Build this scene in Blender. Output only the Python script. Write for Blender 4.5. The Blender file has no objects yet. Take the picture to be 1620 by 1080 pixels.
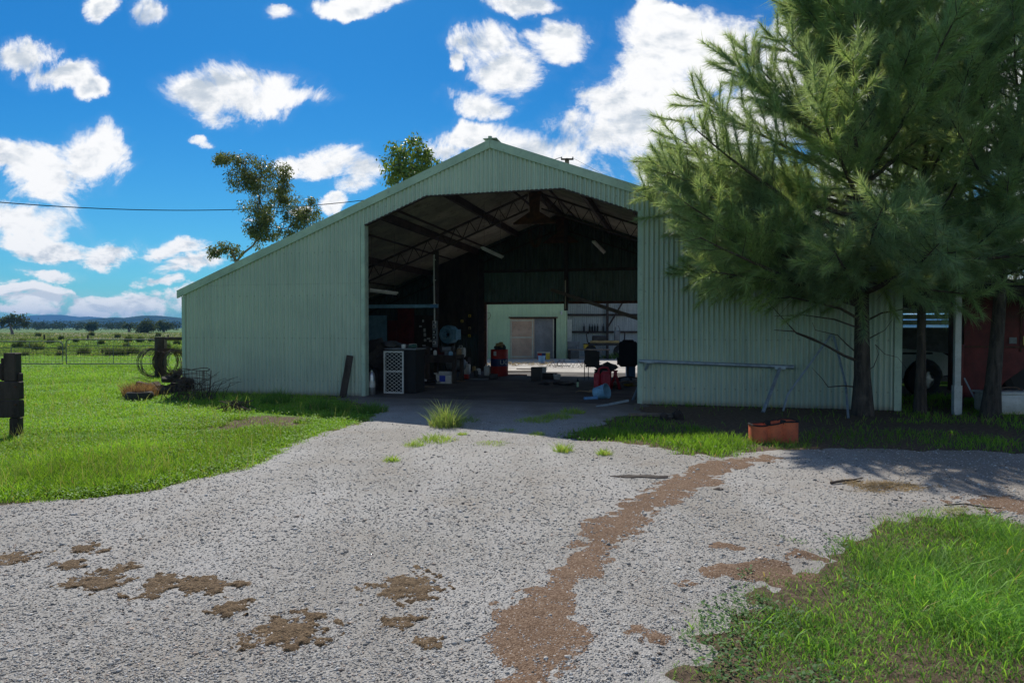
import bpy, math, random
import numpy as np
from mathutils import Vector, Matrix

# ---------------------------------------------------------------- camera, sky, sun
S = bpy.context.scene
COL = S.collection
H0, FPX, HOR = 1.60, 1080.0, 518.0            # eye height, focal length in photo pixels, horizon row
PITCH = -math.atan((540.0 - HOR) / FPX)
cd = bpy.data.cameras.new('camera'); cam = bpy.data.objects.new('camera', cd); COL.objects.link(cam)
cam.location = (0, 0, H0); cam.rotation_euler = (math.pi / 2 + PITCH, 0, 0)
cd.sensor_width = 36; cd.lens = 24; cd.clip_start = 0.05; cd.clip_end = 20000
S.camera = cam
S.render.resolution_x, S.render.resolution_y = 1024, 682
S.render.engine = 'CYCLES'
S.view_settings.view_transform = 'Standard'; S.view_settings.look = 'None'
S.view_settings.gamma = 1.0; S.view_settings.exposure = 0.22
S.view_settings.use_curve_mapping = False
S.cycles.max_bounces = 8; S.cycles.diffuse_bounces = 4; S.cycles.volume_bounces = 0
S.cycles.transparent_max_bounces = 16

HAZE = 1.8e-4
TOSUN = Vector((-0.24, 0.93, 1.0)).normalized()
SUN_EL = math.asin(TOSUN.z); SUN_AZ = math.atan2(TOSUN.x, TOSUN.y)
sl = bpy.data.lights.new('sun', 'SUN'); sl.energy = 4.4; sl.angle = math.radians(0.5); sl.color = (1.0, 0.95, 0.87)
so = bpy.data.objects.new('sun', sl); COL.objects.link(so)
so.rotation_euler = TOSUN.to_track_quat('Z', 'Y').to_euler(); so.location = (-10, 30, 40)

def lk(nt, a, b): nt.links.new(a, b)
def mth(nt, op, a, b=None, c=None, clamp=False):
    n = nt.nodes.new('ShaderNodeMath'); n.operation = op; n.use_clamp = clamp
    for i, v in enumerate((a, b, c)):
        if v is None: continue
        if isinstance(v, (int, float)): n.inputs[i].default_value = v
        else: lk(nt, v, n.inputs[i])
    return n.outputs[0]
def sstep(nt, v, lo, hi, o0=0.0, o1=1.0):
    n = nt.nodes.new('ShaderNodeMapRange'); n.interpolation_type = 'SMOOTHSTEP'
    lk(nt, v, n.inputs[0]); n.inputs[1].default_value = lo; n.inputs[2].default_value = hi
    n.inputs[3].default_value = o0; n.inputs[4].default_value = o1
    return n.outputs[0]
def mixc(nt, f, a, b, typ='MIX'):
    n = nt.nodes.new('ShaderNodeMix'); n.data_type = 'RGBA'; n.blend_type = typ
    if isinstance(f, (int, float)): n.inputs[0].default_value = f
    else: lk(nt, f, n.inputs[0])
    for i, v in ((6, a), (7, b)):
        if isinstance(v, tuple): n.inputs[i].default_value = (*v[:3], 1)
        else: lk(nt, v, n.inputs[i])
    return n.outputs[2]
def noise(nt, vec, scale, detail=4, rough=0.5, dist=0.0):
    n = nt.nodes.new('ShaderNodeTexNoise'); n.inputs['Scale'].default_value = scale
    n.inputs['Detail'].default_value = detail; n.inputs['Roughness'].default_value = rough
    n.inputs['Distortion'].default_value = dist
    if vec is not None: lk(nt, vec, n.inputs['Vector'])
    return n

world = bpy.data.worlds.new('World'); S.world = world; world.use_nodes = True
def build_sky():
    nt = world.node_tree; nt.nodes.clear()
    out = nt.nodes.new('ShaderNodeOutputWorld'); bg = nt.nodes.new('ShaderNodeBackground')
    bg.inputs[1].default_value = 0.10; lk(nt, bg.outputs[0], out.inputs[0])
    sky = nt.nodes.new('ShaderNodeTexSky'); sky.sky_type = 'NISHITA'; sky.sun_disc = False
    sky.sun_elevation = SUN_EL; sky.sun_rotation = SUN_AZ
    sky.air_density = 1.0; sky.dust_density = 0.35; sky.ozone_density = 3.0; sky.altitude = 300
    tc = nt.nodes.new('ShaderNodeTexCoord'); sp = nt.nodes.new('ShaderNodeSeparateXYZ')
    lk(nt, tc.outputs['Generated'], sp.inputs[0])
    X, Y, Z = sp.outputs
    ay = mth(nt, 'MAXIMUM', mth(nt, 'ABSOLUTE', Y), 0.28)
    u = mth(nt, 'DIVIDE', X, ay); v = mth(nt, 'DIVIDE', Z, ay)
    cb = nt.nodes.new('ShaderNodeCombineXYZ'); lk(nt, u, cb.inputs[0]); lk(nt, v, cb.inputs[1])
    lk(nt, mth(nt, 'MULTIPLY', mth(nt, 'GREATER_THAN', 0.0, Y), 5.0), cb.inputs[2])
    base = cb.outputs[0]
    # blobs: photo pixel centre and radii of each cloud mass
    B = [(385,152,100,44),(340,165,50,40),(450,165,70,18),(95,262,100,46),(10,235,50,26),(150,250,45,40),
         (35,90,55,30),(105,122,60,20),(155,150,28,16),(30,345,85,38),(165,388,60,24),(70,385,75,26),
         (285,390,62,18),(310,418,60,22),(265,438,40,12),(70,425,60,14),(45,462,110,22),(150,470,90,26),(250,480,80,26),
         (330,475,90,24),(60,486,130,12),(520,262,60,20),(575,282,35,30),(540,322,26,16),(175,6,26,20),(245,14,26,26),
         (575,6,66,17),(440,18,30,12),(320,236,18,9),(402,347,18,6),(830,14,60,17),(765,75,50,28),(800,120,62,38),(890,65,48,34),
         (760,160,55,26),(735,225,62,26),(815,248,80,44),(900,262,100,62),(905,195,40,28),(950,150,46,36),
         (1000,205,80,66),(1090,90,110,66),(1060,25,50,20),(1180,150,150,130),(1010,150,80,80),(1120,200,130,90),(960,240,110,50),(860,270,80,36),(1080,270,150,70),
         (1400,60,240,110),(1380,300,260,170),(1600,160,180,200),(1700,450,300,120),(720,95,14,14),(700,250,26,20),
         (480,330,20,8),(-120,300,110,60),(-160,420,130,50)]
    wn = noise(nt, base, 4.6, 9, 0.62)
    wv = nt.nodes.new('ShaderNodeVectorMath'); wv.operation = 'SUBTRACT'; lk(nt, wn.outputs['Color'], wv.inputs[0]); wv.inputs[1].default_value = (.5,.5,.5)
    ws = nt.nodes.new('ShaderNodeVectorMath'); ws.operation = 'SCALE'; lk(nt, wv.outputs[0], ws.inputs[0]); ws.inputs[3].default_value = 0.11
    wa = nt.nodes.new('ShaderNodeVectorMath'); wa.operation = 'ADD'; lk(nt, base, wa.inputs[0]); lk(nt, ws.outputs[0], wa.inputs[1])
    field = None; shf = None
    for (x, y, rx, ry) in B:
        cu, cv = (x - 810) / FPX, (HOR - y) / FPX
        s = nt.nodes.new('ShaderNodeVectorMath'); s.operation = 'MULTIPLY_ADD'
        lk(nt, wa.outputs[0], s.inputs[0]); rx, ry = rx * (1.12 if y < 300 else 1.0), ry * (1.16 if y < 300 else .98); s.inputs[1].default_value = (FPX / rx, FPX / ry, 0)
        s.inputs[2].default_value = (-cu * FPX / rx, -cv * FPX / ry, 0)
        l = nt.nodes.new('ShaderNodeVectorMath'); l.operation = 'DOT_PRODUCT'; lk(nt, s.outputs[0], l.inputs[0]); lk(nt, s.outputs[0], l.inputs[1])
        f = mth(nt, 'SUBTRACT', 1.0, l.outputs['Value'])
        if field is None: field = f
        else:
            n = nt.nodes.new('ShaderNodeMath'); n.operation = 'SMOOTH_MAX'; lk(nt, field, n.inputs[0]); lk(nt, f, n.inputs[1]); n.inputs[2].default_value = 0.25
            field = n.outputs[0]
    field = mth(nt, 'MAXIMUM', field, -2.0)
    # elsewhere round the sky: the same broken cumulus, from noise alone
    g = noise(nt, base, 2.2, 3, 0.5)
    back = mth(nt, 'MAXIMUM', mth(nt, 'GREATER_THAN', 0.0, Y), mth(nt, 'GREATER_THAN', mth(nt, 'ABSOLUTE', u), 1.25))
    back = mth(nt, 'MAXIMUM', back, mth(nt, 'GREATER_THAN', v, 0.75))
    gf = mth(nt, 'MULTIPLY_ADD', g.outputs[0], 7.0, -3.95)
    gf = mth(nt, 'ADD', mth(nt, 'MULTIPLY', back, gf), mth(nt, 'MULTIPLY', mth(nt, 'SUBTRACT', 1.0, back), -2.0))
    field = mth(nt, 'MAXIMUM', field, gf)
    fb = noise(nt, base, 7.0, 14, 0.64, 0.5)
    st_ = nt.nodes.new('ShaderNodeVectorMath'); st_.operation = 'MULTIPLY'; lk(nt, base, st_.inputs[0]); st_.inputs[1].default_value = (1, 1.9, 1)
    fl = noise(nt, st_.outputs[0], 15.0, 12, 0.62, 0.3); lowf = sstep(nt, v, .05, .20)
    fbv = mth(nt, 'ADD', mth(nt, 'MULTIPLY', fb.outputs[0], lowf), mth(nt, 'MULTIPLY', fl.outputs[0], mth(nt, 'SUBTRACT', 1.0, lowf)))
    lo = noise(nt, base, 4.0, 4, 0.5)
    d = mth(nt, 'ADD', mth(nt, 'MULTIPLY', field, 0.62), mth(nt, 'MULTIPLY_ADD', fbv, 3.6, -1.86))
    dens = sstep(nt, d, -0.10, 0.46)
    # thin veil round the cumulus
    veil = mth(nt, 'MULTIPLY', sstep(nt, mth(nt, 'ADD', mth(nt, 'MULTIPLY', field, .5), mth(nt, 'MULTIPLY_ADD', fb.outputs[0], 2.6, -1.25)), -.3, .9), 0.12)
    dens = mth(nt, 'MAXIMUM', dens, veil)
    # grey where the cloud is thick and at its underside
    up = nt.nodes.new('ShaderNodeVectorMath'); up.operation = 'ADD'; lk(nt, base, up.inputs[0]); up.inputs[1].default_value = (-0.006, 0.022, 0)
    fb2 = noise(nt, up.outputs[0], 9.0, 6, 0.55, 0.3)
    fb3 = noise(nt, base, 9.0, 6, 0.55, 0.3)
    u2 = nt.nodes.new('ShaderNodeVectorMath'); u2.operation = 'ADD'; lk(nt, st_.outputs[0], u2.inputs[0]); u2.inputs[1].default_value = (-0.004, 0.022, 0)
    fl2 = noise(nt, u2.outputs[0], 15.0, 6, 0.6, 0.3); fl3 = noise(nt, st_.outputs[0], 15.0, 6, 0.6, 0.3)
    under = mth(nt, 'ADD', mth(nt, 'MULTIPLY', mth(nt, 'SUBTRACT', fb2.outputs[0], fb3.outputs[0]), lowf), mth(nt, 'MULTIPLY', mth(nt, 'SUBTRACT', fl2.outputs[0], fl3.outputs[0]), mth(nt, 'SUBTRACT', 1.6, lowf)))
    gr = mth(nt, 'ADD', mth(nt, 'MULTIPLY', under, 3.2), mth(nt, 'MULTIPLY', mth(nt, 'MULTIPLY_ADD', lo.outputs[0], 2.0, -0.62), sstep(nt, field, 0.1, 0.95)))
    gr = mth(nt, 'MULTIPLY', sstep(nt, gr, 0.12, 1.0), sstep(nt, v, .0, .2, .75, 1.0))
    # keep the sky's own direction-dependent colour, as the camera's polarised deep blue
    hs = nt.nodes.new('ShaderNodeHueSaturation'); hs.inputs['Saturation'].default_value = 1.22; hs.inputs['Value'].default_value = 0.92; hs.inputs['Hue'].default_value = 0.492
    lk(nt, sky.outputs[0], hs.inputs['Color'])
    el = sstep(nt, v, 0.02, 0.42)
    skyc = mixc(nt, 1.0, hs.outputs[0], mixc(nt, el, (0.24, 0.66, 0.84), (0.12, 0.56, 0.86)), 'MULTIPLY')
    cloud = mixc(nt, gr, (8.9, 8.9, 8.9), (4.9, 5.5, 6.2))
    hz = sstep(nt, v, 0.0, 0.08, 0.25, 0.0)
    cloud = mixc(nt, hz, cloud, (8.0, 8.9, 9.2))
    col = mixc(nt, dens, skyc, cloud)
    lk(nt, col, bg.inputs[0])
build_sky()

# ---------------------------------------------------------------- measuring helpers
def ray(x, y):
    v = Vector(((x - 810) / FPX, math.cos(PITCH), math.sin(PITCH))) + Vector((0, -math.sin(PITCH), math.cos(PITCH))) * ((540 - y) / FPX)
    return v
def G(x, y, z=0.0):
    r = ray(x, y); t = (z - H0) / r.z; return Vector((r.x * t, r.y * t, z))
def P(x, y, Y):
    r = ray(x, y); t = Y / r.y; return Vector((r.x * t, Y, H0 + r.z * t))
def HT(y, Y, x=810): return P(x, y, Y).z
A0 = G(290, 620.5); B0 = G(1425, 650)
E1 = (B0 - A0).normalized(); E2 = Vector((-E1.y, E1.x, 0)); RZ = math.atan2(E1.y, E1.x)
LEN = (B0 - A0).length
def W(x, y, v=0.0):
    """photo pixel -> (u, z) on the shed plane at depth v behind the front wall"""
    r = ray(x, y); o = Vector((0, 0, H0)) - (A0 + E2 * v)
    t = -o.dot(E2) / r.dot(E2); p = o + r * t
    return p.dot(E1), p.z
def SW(u, v, z=0.0): p = A0 + E1 * u + E2 * v; return Vector((p.x, p.y, z))

# ---------------------------------------------------------------- noise in numpy
def _h(ix, iy, s):
    n = (ix.astype(np.int64) * 374761393 + iy.astype(np.int64) * 668265263 + s * 1442695041) & 0xffffffff
    n = ((n ^ (n >> 13)) * 1274126177) & 0xffffffff
    return ((n ^ (n >> 16)) & 0xffff) / 65535.0
def vn(x, y, s=0):
    x = np.asarray(x, float); y = np.asarray(y, float)
    ix = np.floor(x); iy = np.floor(y); fx = x - ix; fy = y - iy
    fx = fx * fx * (3 - 2 * fx); fy = fy * fy * (3 - 2 * fy)
    a = _h(ix, iy, s); b = _h(ix + 1, iy, s); c = _h(ix, iy + 1, s); d = _h(ix + 1, iy + 1, s)
    return (a * (1 - fx) + b * fx) * (1 - fy) + (c * (1 - fx) + d * fx) * fy
def fbm(x, y, s=0, o=4):
    t = 0; a = .5
    for k in range(o): t = t + a * (vn(x * 2 ** k, y * 2 ** k, s + k) * 2 - 1); a *= .5
    return t
RG = np.random.default_rng(7)
random.seed(11)
def poly_sd(px, py, poly):
    """signed distance to polygon, positive inside"""
    px = np.asarray(px, float); py = np.asarray(py, float)
    d = np.full(px.shape, 1e9); ins = np.zeros(px.shape, bool)
    n = len(poly)
    for i in range(n):
        ax, ay = poly[i]; bx, by = poly[(i + 1) % n]
        ex, ey = bx - ax, by - ay; wx, wy = px - ax, py - ay
        t = np.clip((wx * ex + wy * ey) / (ex * ex + ey * ey + 1e-12), 0, 1)
        d = np.minimum(d, (wx - ex * t) ** 2 + (wy - ey * t) ** 2)
        c = ((ay > py) != (by > py)) & (px < (bx - ax) * (py - ay) / ((by - ay) if by != ay else 1e-9) + ax)
        ins ^= c
    return np.where(ins, 1, -1) * np.sqrt(d)
def gp(pts): return [tuple(G(x, y)[:2]) for x, y in pts]

# ---------------------------------------------------------------- mesh builder
class MB:
    def __init__(s): s.v = []; s.f = []
    def add(s, vs, fs):
        o = len(s.v); s.v.extend([tuple(p) for p in vs]); s.f.extend([tuple(i + o for i in f) for f in fs]); return s
    def box(s, c, d, rz=0, rx=0, ry=0, bev=0.0):
        M = Matrix.Translation(Vector(c)) @ Matrix.Rotation(rz, 4, 'Z') @ Matrix.Rotation(ry, 4, 'Y') @ Matrix.Rotation(rx, 4, 'X')
        x, y, z = d[0] / 2, d[1] / 2, d[2] / 2
        if bev <= 0:
            vs = [M @ Vector((a * x, b * y, c_ * z)) for a in (-1, 1) for b in (-1, 1) for c_ in (-1, 1)]
            return s.add(vs, [(0, 1, 3, 2), (4, 6, 7, 5), (0, 4, 5, 1), (2, 3, 7, 6), (0, 2, 6, 4), (1, 5, 7, 3)])
        b = min(bev, x * .9, y * .9, z * .9); vs = []; fs = []
        ring = [(-x + b, -y), (x - b, -y), (x, -y + b), (x, y - b), (x - b, y), (-x + b, y), (-x, y - b), (-x, -y + b)]
        inn = [(px * (x - b) / x if abs(px) == x else px, py * (y - b) / y if abs(py) == y else py) for px, py in ring]
        for zz, rr in ((-z, inn), (-z + b, ring), (z - b, ring), (z, inn)):
            vs += [M @ Vector((p[0], p[1], zz)) for p in rr]
        for k in range(3):
            for i in range(8): j = (i + 1) % 8; fs.append((k * 8 + i, k * 8 + j, k * 8 + 8 + j, k * 8 + 8 + i))
        fs.append(tuple(range(7, -1, -1))); fs.append(tuple(range(24, 32)))
        return s.add(vs, fs)
    def bar(s, p0, p1, w, h, up=Vector((0, 0, 1))):
        p0 = Vector(p0); p1 = Vector(p1); d = (p1 - p0).normalized()
        a = d.cross(up)
        if a.length < 1e-4: a = d.cross(Vector((1, 0, 0)))
        a.normalize(); b = a.cross(d).normalized(); vs = []
        for p in (p0, p1):
            for i, j in ((-1, -1), (1, -1), (1, 1), (-1, 1)): vs.append(p + a * (i * w / 2) + b * (j * h / 2))
        return s.add(vs, [(3, 2, 1, 0), (4, 5, 6, 7), (0, 1, 5, 4), (1, 2, 6, 5), (2, 3, 7, 6), (3, 0, 4, 7)])
    def tube(s, pts, r, seg=8, cap=True):
        pts = [Vector(p) for p in pts]; n = len(pts)
        rs = list(r) if hasattr(r, '__len__') else [r] * n
        vs = []; fs = []; a = None
        for i, p in enumerate(pts):
            d = (pts[min(i + 1, n - 1)] - pts[max(i - 1, 0)])
            if d.length < 1e-9: d = Vector((0, 0, 1))
            d.normalize()
            if a is None:
                a = d.cross(Vector((0, 0, 1)))
                if a.length < .05: a = d.cross(Vector((1, 0, 0)))
            else: a = a - d * a.dot(d)
            if a.length < 1e-6: a = d.orthogonal()
            a.normalize(); b = d.cross(a)
            for k in range(seg):
                t = 2 * math.pi * k / seg; vs.append(p + (a * math.cos(t) + b * math.sin(t)) * rs[i])
        for i in range(n - 1):
            for k in range(seg): j = (k + 1) % seg; fs.append((i * seg + k, i * seg + j, i * seg + seg + j, i * seg + seg + k))
        if cap: fs.append(tuple(range(seg - 1, -1, -1))); fs.append(tuple(range((n - 1) * seg, n * seg)))
        return s.add(vs, fs)
    def lathe(s, prof, c=(0, 0, 0), seg=20, M=None, a0=0, a1=2 * math.pi):
        c = Vector(c); full = abs(a1 - a0 - 2 * math.pi) < 1e-6; vs = []; fs = []; n = seg if full else seg + 1
        for (r, z) in prof:
            for k in range(n):
                t = a0 + (a1 - a0) * k / seg; q = Vector((r * math.cos(t), r * math.sin(t), z))
                if M is not None: q = M @ q
                vs.append(q + c)
        for i in range(len(prof) - 1):
            for k in range(seg):
                j = (k + 1) % n; fs.append((i * n + k, i * n + j, i * n + n + j, i * n + n + k))
        return s.add(vs, fs)
    def prism(s, pts, ext):
        """closed outline (3D points) swept along ext"""
        ext = Vector(ext); n = len(pts); pts = [Vector(p) for p in pts]
        vs = pts + [p + ext for p in pts]
        fs = [tuple(range(n - 1, -1, -1)), tuple(range(n, 2 * n))] + [(i, (i + 1) % n, n + (i + 1) % n, n + i) for i in range(n)]
        return s.add(vs, fs)
    def blob(s, c, r, seed=0, sub=2, amp=.25, sq=(1, 1, 1)):
        import bmesh
        bm = bmesh.new(); bmesh.ops.create_icosphere(bm, subdivisions=sub, radius=1)
        vs = []; rnd = random.Random(seed); ph = [rnd.uniform(0, 6) for _ in range(6)]
        for v in bm.verts:
            p = v.co; k = 1 + amp * (math.sin(p.x * 3 + ph[0]) * math.sin(p.y * 3.7 + ph[1]) + .6 * math.sin(p.z * 5 + ph[2]) * math.sin(p.x * 6 + ph[3]) + .3 * rnd.uniform(-1, 1))
            vs.append((c[0] + p.x * r * k * sq[0], c[1] + p.y * r * k * sq[1], c[2] + p.z * r * k * sq[2]))
        fs = [tuple(v.index for v in f.verts) for f in bm.faces]; bm.free(); return s.add(vs, fs)

def fixn(me):
    import bmesh
    bm = bmesh.new(); bm.from_mesh(me); bmesh.ops.recalc_face_normals(bm, faces=bm.faces); bm.to_mesh(me); bm.free()
def mk(name, verts, faces, mat, parent=None, smooth=False, world=False, angle=None, fix=True):
    me = bpy.data.meshes.new(name)
    if world and parent is not None:
        Mi = (Matrix.Translation(parent.location) @ Matrix.Rotation(parent.rotation_euler.z, 4, 'Z')).inverted()
        verts = [Mi @ Vector(v) for v in verts]
    me.from_pydata([tuple(v) for v in verts], [], faces)
    if fix: fixn(me)
    if smooth:
        me.polygons.foreach_set('use_smooth', [True] * len(me.polygons))
        if angle: me.set_sharp_from_angle(angle=math.radians(angle))
    me.materials.append(mat); me.update()
    o = bpy.data.objects.new(name, me); COL.objects.link(o)
    if parent is not None: o.parent = parent
    return o
def part(name, mb, mat, parent=None, smooth=False, world=False, label=None, angle=40, fix=True):
    o = mk(name, mb.v, mb.f, mat, parent, smooth, world, angle if smooth else None, fix)
    if label: o['label'] = label
    return o
def thing(name, label, cat, loc=(0, 0, 0), rz=0.0, group=None):
    o = bpy.data.objects.new(name, None); COL.objects.link(o); o.location = Vector(loc); o.rotation_euler = (0, 0, rz)
    o.empty_display_size = .2; o['label'] = label; o['category'] = cat
    if group: o['group'] = group
    return o
def tag(o, label, cat, group=None):
    o['label'] = label; o['category'] = cat
    if group: o['group'] = group
    return o
def solo(name, mb, mat, loc, label, cat, group=None, smooth=False, rz=0.0, rot=None, angle=40):
    """a thing that is one mesh, its verts given relative to its own base"""
    o = mk(name, mb.v, mb.f, mat, None, smooth, False, angle if smooth else None)
    o.location = Vector(loc); o.rotation_euler = rot if rot else (0, 0, rz); return tag(o, label, cat, group)
def struct(o): o['kind'] = 'structure'; return o
def dup(root, loc, rz=None, label=None):
    r = root.copy(); COL.objects.link(r); r.location = Vector(loc)
    if rz is not None: r.rotation_euler.z = rz
    if label: r['label'] = label
    for ch in list(root.children):
        c = ch.copy(); COL.objects.link(c); c.parent = r
        for g in ch.children:
            d = g.copy(); COL.objects.link(d); d.parent = c
    return r

# fast triangle soup (numpy) with a per-corner colour
def soup(name, V, F, mat, parent=None, col=None, nside=3, smooth=False):
    me = bpy.data.meshes.new(name); V = np.ascontiguousarray(V, np.float32); F = np.ascontiguousarray(F, np.int32)
    me.vertices.add(len(V)); me.vertices.foreach_set('co', V.ravel())
    me.loops.add(F.size); me.loops.foreach_set('vertex_index', F.ravel())
    me.polygons.add(len(F)); me.polygons.foreach_set('loop_start', np.arange(0, F.size, nside, dtype=np.int32))
    if smooth: me.polygons.foreach_set('use_smooth', np.ones(len(F), bool))
    if col is not None:
        a = me.attributes.new('tint', 'FLOAT_COLOR', 'POINT')
        c = np.ones((len(V), 4), np.float32); c[:, :3] = col; a.data.foreach_set('color', c.ravel())
    me.materials.append(mat); me.update(calc_edges=True); me.validate()
    o = bpy.data.objects.new(name, me); COL.objects.link(o)
    if parent is not None: o.parent = parent
    return o

# ---------------------------------------------------------------- materials
def newmat(name):
    m = bpy.data.materials.new(name); m.use_nodes = True; nt = m.node_tree
    return m, nt, nt.nodes['Principled BSDF']
MATS = {}
def pm(name, c1, c2=None, scale=6.0, rough=.6, rough2=None, metal=0.0, bump=0.0, bscale=None, detail=5, stretch=(1, 1, 1), spec=.5, dirt=None, dirt_amt=.5, grad=None, objrand=0.0):
    if name in MATS: return MATS[name]
    m, nt, b = newmat(name); c2 = c2 or tuple(x * .7 for x in c1)
    tc = nt.nodes.new('ShaderNodeTexCoord'); mp = nt.nodes.new('ShaderNodeMapping'); mp.inputs['Scale'].default_value = stretch
    lk(nt, tc.outputs['Object'], mp.inputs[0]); n = noise(nt, mp.outputs[0], scale, detail, .6)
    f = sstep(nt, n.outputs[0], .32, .68); c = mixc(nt, f, c1, c2)
    if dirt:
        n2 = noise(nt, tc.outputs['Object'], scale * .37, 8, .7, .4); f2 = sstep(nt, n2.outputs[0], .52, .68)
        c = mixc(nt, mth(nt, 'MULTIPLY', f2, dirt_amt), c, dirt)
        n3 = noise(nt, tc.outputs['Object'], scale * 6, 3, .6); c = mixc(nt, mth(nt, 'MULTIPLY', sstep(nt, n3.outputs[0], .58, .66), dirt_amt * .8), c, dirt)
    if objrand:
        oi = nt.nodes.new('ShaderNodeObjectInfo')
        k = mth(nt, 'MULTIPLY_ADD', oi.outputs['Random'], objrand, 1 - objrand / 2)
        cb = nt.nodes.new('ShaderNodeCombineColor'); [lk(nt, k, cb.inputs[i]) for i in range(3)]
        c = mixc(nt, 1.0, c, cb.outputs[0], 'MULTIPLY')
    lk(nt, c, b.inputs['Base Color'])
    b.inputs['Metallic'].default_value = metal; b.inputs['Specular IOR Level'].default_value = spec
    lk(nt, sstep(nt, n.outputs[0], .3, .7, rough, rough2 if rough2 is not None else min(1, rough + .15)), b.inputs['Roughness'])
    if bump:
        bp = nt.nodes.new('ShaderNodeBump'); bp.inputs['Strength'].default_value = bump; bp.inputs['Distance'].default_value = .01
        nb = noise(nt, mp.outputs[0], bscale or scale * 4, 6, .65); lk(nt, nb.outputs[0], bp.inputs['Height']); lk(nt, bp.outputs[0], b.inputs['Normal'])
    MATS[name] = m; return m

def wall_paint():
    m, nt, b = newmat('painted_corrugated_steel')
    tc = nt.nodes.new('ShaderNodeTexCoord'); o = tc.outputs['Object']
    big = noise(nt, o, .9, 5, .6); mp = nt.nodes.new('ShaderNodeMapping'); mp.inputs['Scale'].default_value = (14, 14, .5); lk(nt, o, mp.inputs[0])
    st = noise(nt, mp.outputs[0], 1.0, 6, .65)
    c = mixc(nt, sstep(nt, big.outputs[0], .35, .7), (.455, .53, .415), (.39, .465, .37))
    c = mixc(nt, mth(nt, 'MULTIPLY', sstep(nt, st.outputs[0], .48, .75), .42), c, (.19, .25, .195))
    sp = nt.nodes.new('ShaderNodeSeparateXYZ'); lk(nt, o, sp.inputs[0]); z = sp.outputs[2]
    spl = noise(nt, o, 5.0, 7, .7)
    low = mth(nt, 'MULTIPLY', sstep(nt, z, .0, .85, 1, 0), sstep(nt, spl.outputs[0], .38, .66))
    c = mixc(nt, mth(nt, 'MULTIPLY', low, .4), c, (.40, .42, .34))
    mud = mth(nt, 'MULTIPLY', sstep(nt, z, .0, .14, 1, 0), .6); c = mixc(nt, mud, c, (.17, .13, .09))
    # lap lines where the sheets were screwed to the girts
    for zz in (2.62, 1.35):
        dz = mth(nt, 'ABSOLUTE', mth(nt, 'SUBTRACT', z, zz)); f = sstep(nt, dz, .0, .024, .30 if zz > 2 else .14, 0)
        c = mixc(nt, mth(nt, 'MULTIPLY', f, sstep(nt, spl.outputs[0], .4, .6)), c, (.12, .15, .12))
    scf = noise(nt, o, 26.0, 3, .6); c = mixc(nt, mth(nt, 'MULTIPLY', sstep(nt, scf.outputs[0], .66, .72), .55), c, (.17, .15, .11))
    # screw rows, one screw on every second rib
    sxp = mth(nt, 'ABSOLUTE', mth(nt, 'SUBTRACT', mth(nt, 'FRACT', mth(nt, 'MULTIPLY', sp.outputs[0], 5.0)), .5)); near_ = None
    for zz in (.35, 1.35, 2.35, 3.35, 4.35):
        dzz = mth(nt, 'ABSOLUTE', mth(nt, 'SUBTRACT', z, zz)); near_ = dzz if near_ is None else mth(nt, 'MINIMUM', near_, dzz)
    sc_ = mth(nt, 'MULTIPLY', mth(nt, 'LESS_THAN', near_, .017), mth(nt, 'GREATER_THAN', sxp, .43)); c = mixc(nt, mth(nt, 'MULTIPLY', sc_, .4), c, (.12, .11, .09))
    oi = nt.nodes.new('ShaderNodeObjectInfo'); k = mth(nt, 'MULTIPLY_ADD', oi.outputs['Random'], .12, .94)
    cb = nt.nodes.new('ShaderNodeCombineColor'); [lk(nt, k, cb.inputs[i]) for i in range(3)]
    c = mixc(nt, 1.0, c, cb.outputs[0], 'MULTIPLY')
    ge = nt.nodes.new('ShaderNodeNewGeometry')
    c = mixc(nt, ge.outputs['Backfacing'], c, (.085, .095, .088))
    lk(nt, c, b.inputs['Base Color']); b.inputs['Roughness'].default_value = .36; b.inputs['Specular IOR Level'].default_value = .55
    return m
M_WALL = wall_paint()
M_TRIM = pm('painted_steel_trim', (.44, .55, .42), (.36, .46, .36), 2.5, .5, dirt=(.16, .19, .15), dirt_amt=.35)
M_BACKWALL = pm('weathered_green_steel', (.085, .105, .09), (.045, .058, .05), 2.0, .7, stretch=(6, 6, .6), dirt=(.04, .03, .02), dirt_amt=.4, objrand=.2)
M_GALVROOF = pm('aged_roof_underside', (.46, .42, .36), (.28, .26, .23), 1.3, .75, stretch=(1, 1, 1), dirt=(.08, .065, .05), dirt_amt=.5, objrand=.15, metal=.0, spec=.2)
M_STEEL = pm('oxide_steel', (.055, .035, .028), (.03, .02, .018), 5, .7, bump=.2)
M_GALV = pm('galvanised_pipe', (.36, .42, .48), (.25, .30, .35), 9, .45, metal=.55, dirt=(.13, .11, .09), dirt_amt=.3)
M_RUST = pm('rusty_iron', (.13, .055, .03), (.06, .03, .02), 9, .85, bump=.4)
M_TIMBER = pm('weathered_timber', (.24, .19, .14), (.13, .10, .08), 5, .85, stretch=(1, 1, 8), bump=.5, dirt=(.06, .045, .035))
M_DTIMBER = pm('old_dark_timber', (.060, .045, .036), (.026, .019, .016), 6, .9, stretch=(1, 1, .2), bump=.9, dirt=(.10, .08, .055), dirt_amt=.45)
M_BARK = pm('casuarina_bark', (.095, .072, .055), (.03, .024, .019), 16, .95, stretch=(1, 1, .12), bump=1.0, bscale=26, dirt=(.15, .13, .10), dirt_amt=.4)
M_GBARK = pm('gum_bark', (.30, .25, .20), (.13, .10, .08), 5, .9, stretch=(1, 1, .3), bump=.6)
M_TWIG = pm('twig_bark', (.10, .075, .055), (.05, .038, .03), 8, .95)
M_CONC = pm('shed_concrete', (.085, .074, .064), (.05, .043, .037), 1.2, .85, bump=.3, bscale=40, dirt=(.05, .04, .033), dirt_amt=.6)
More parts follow.
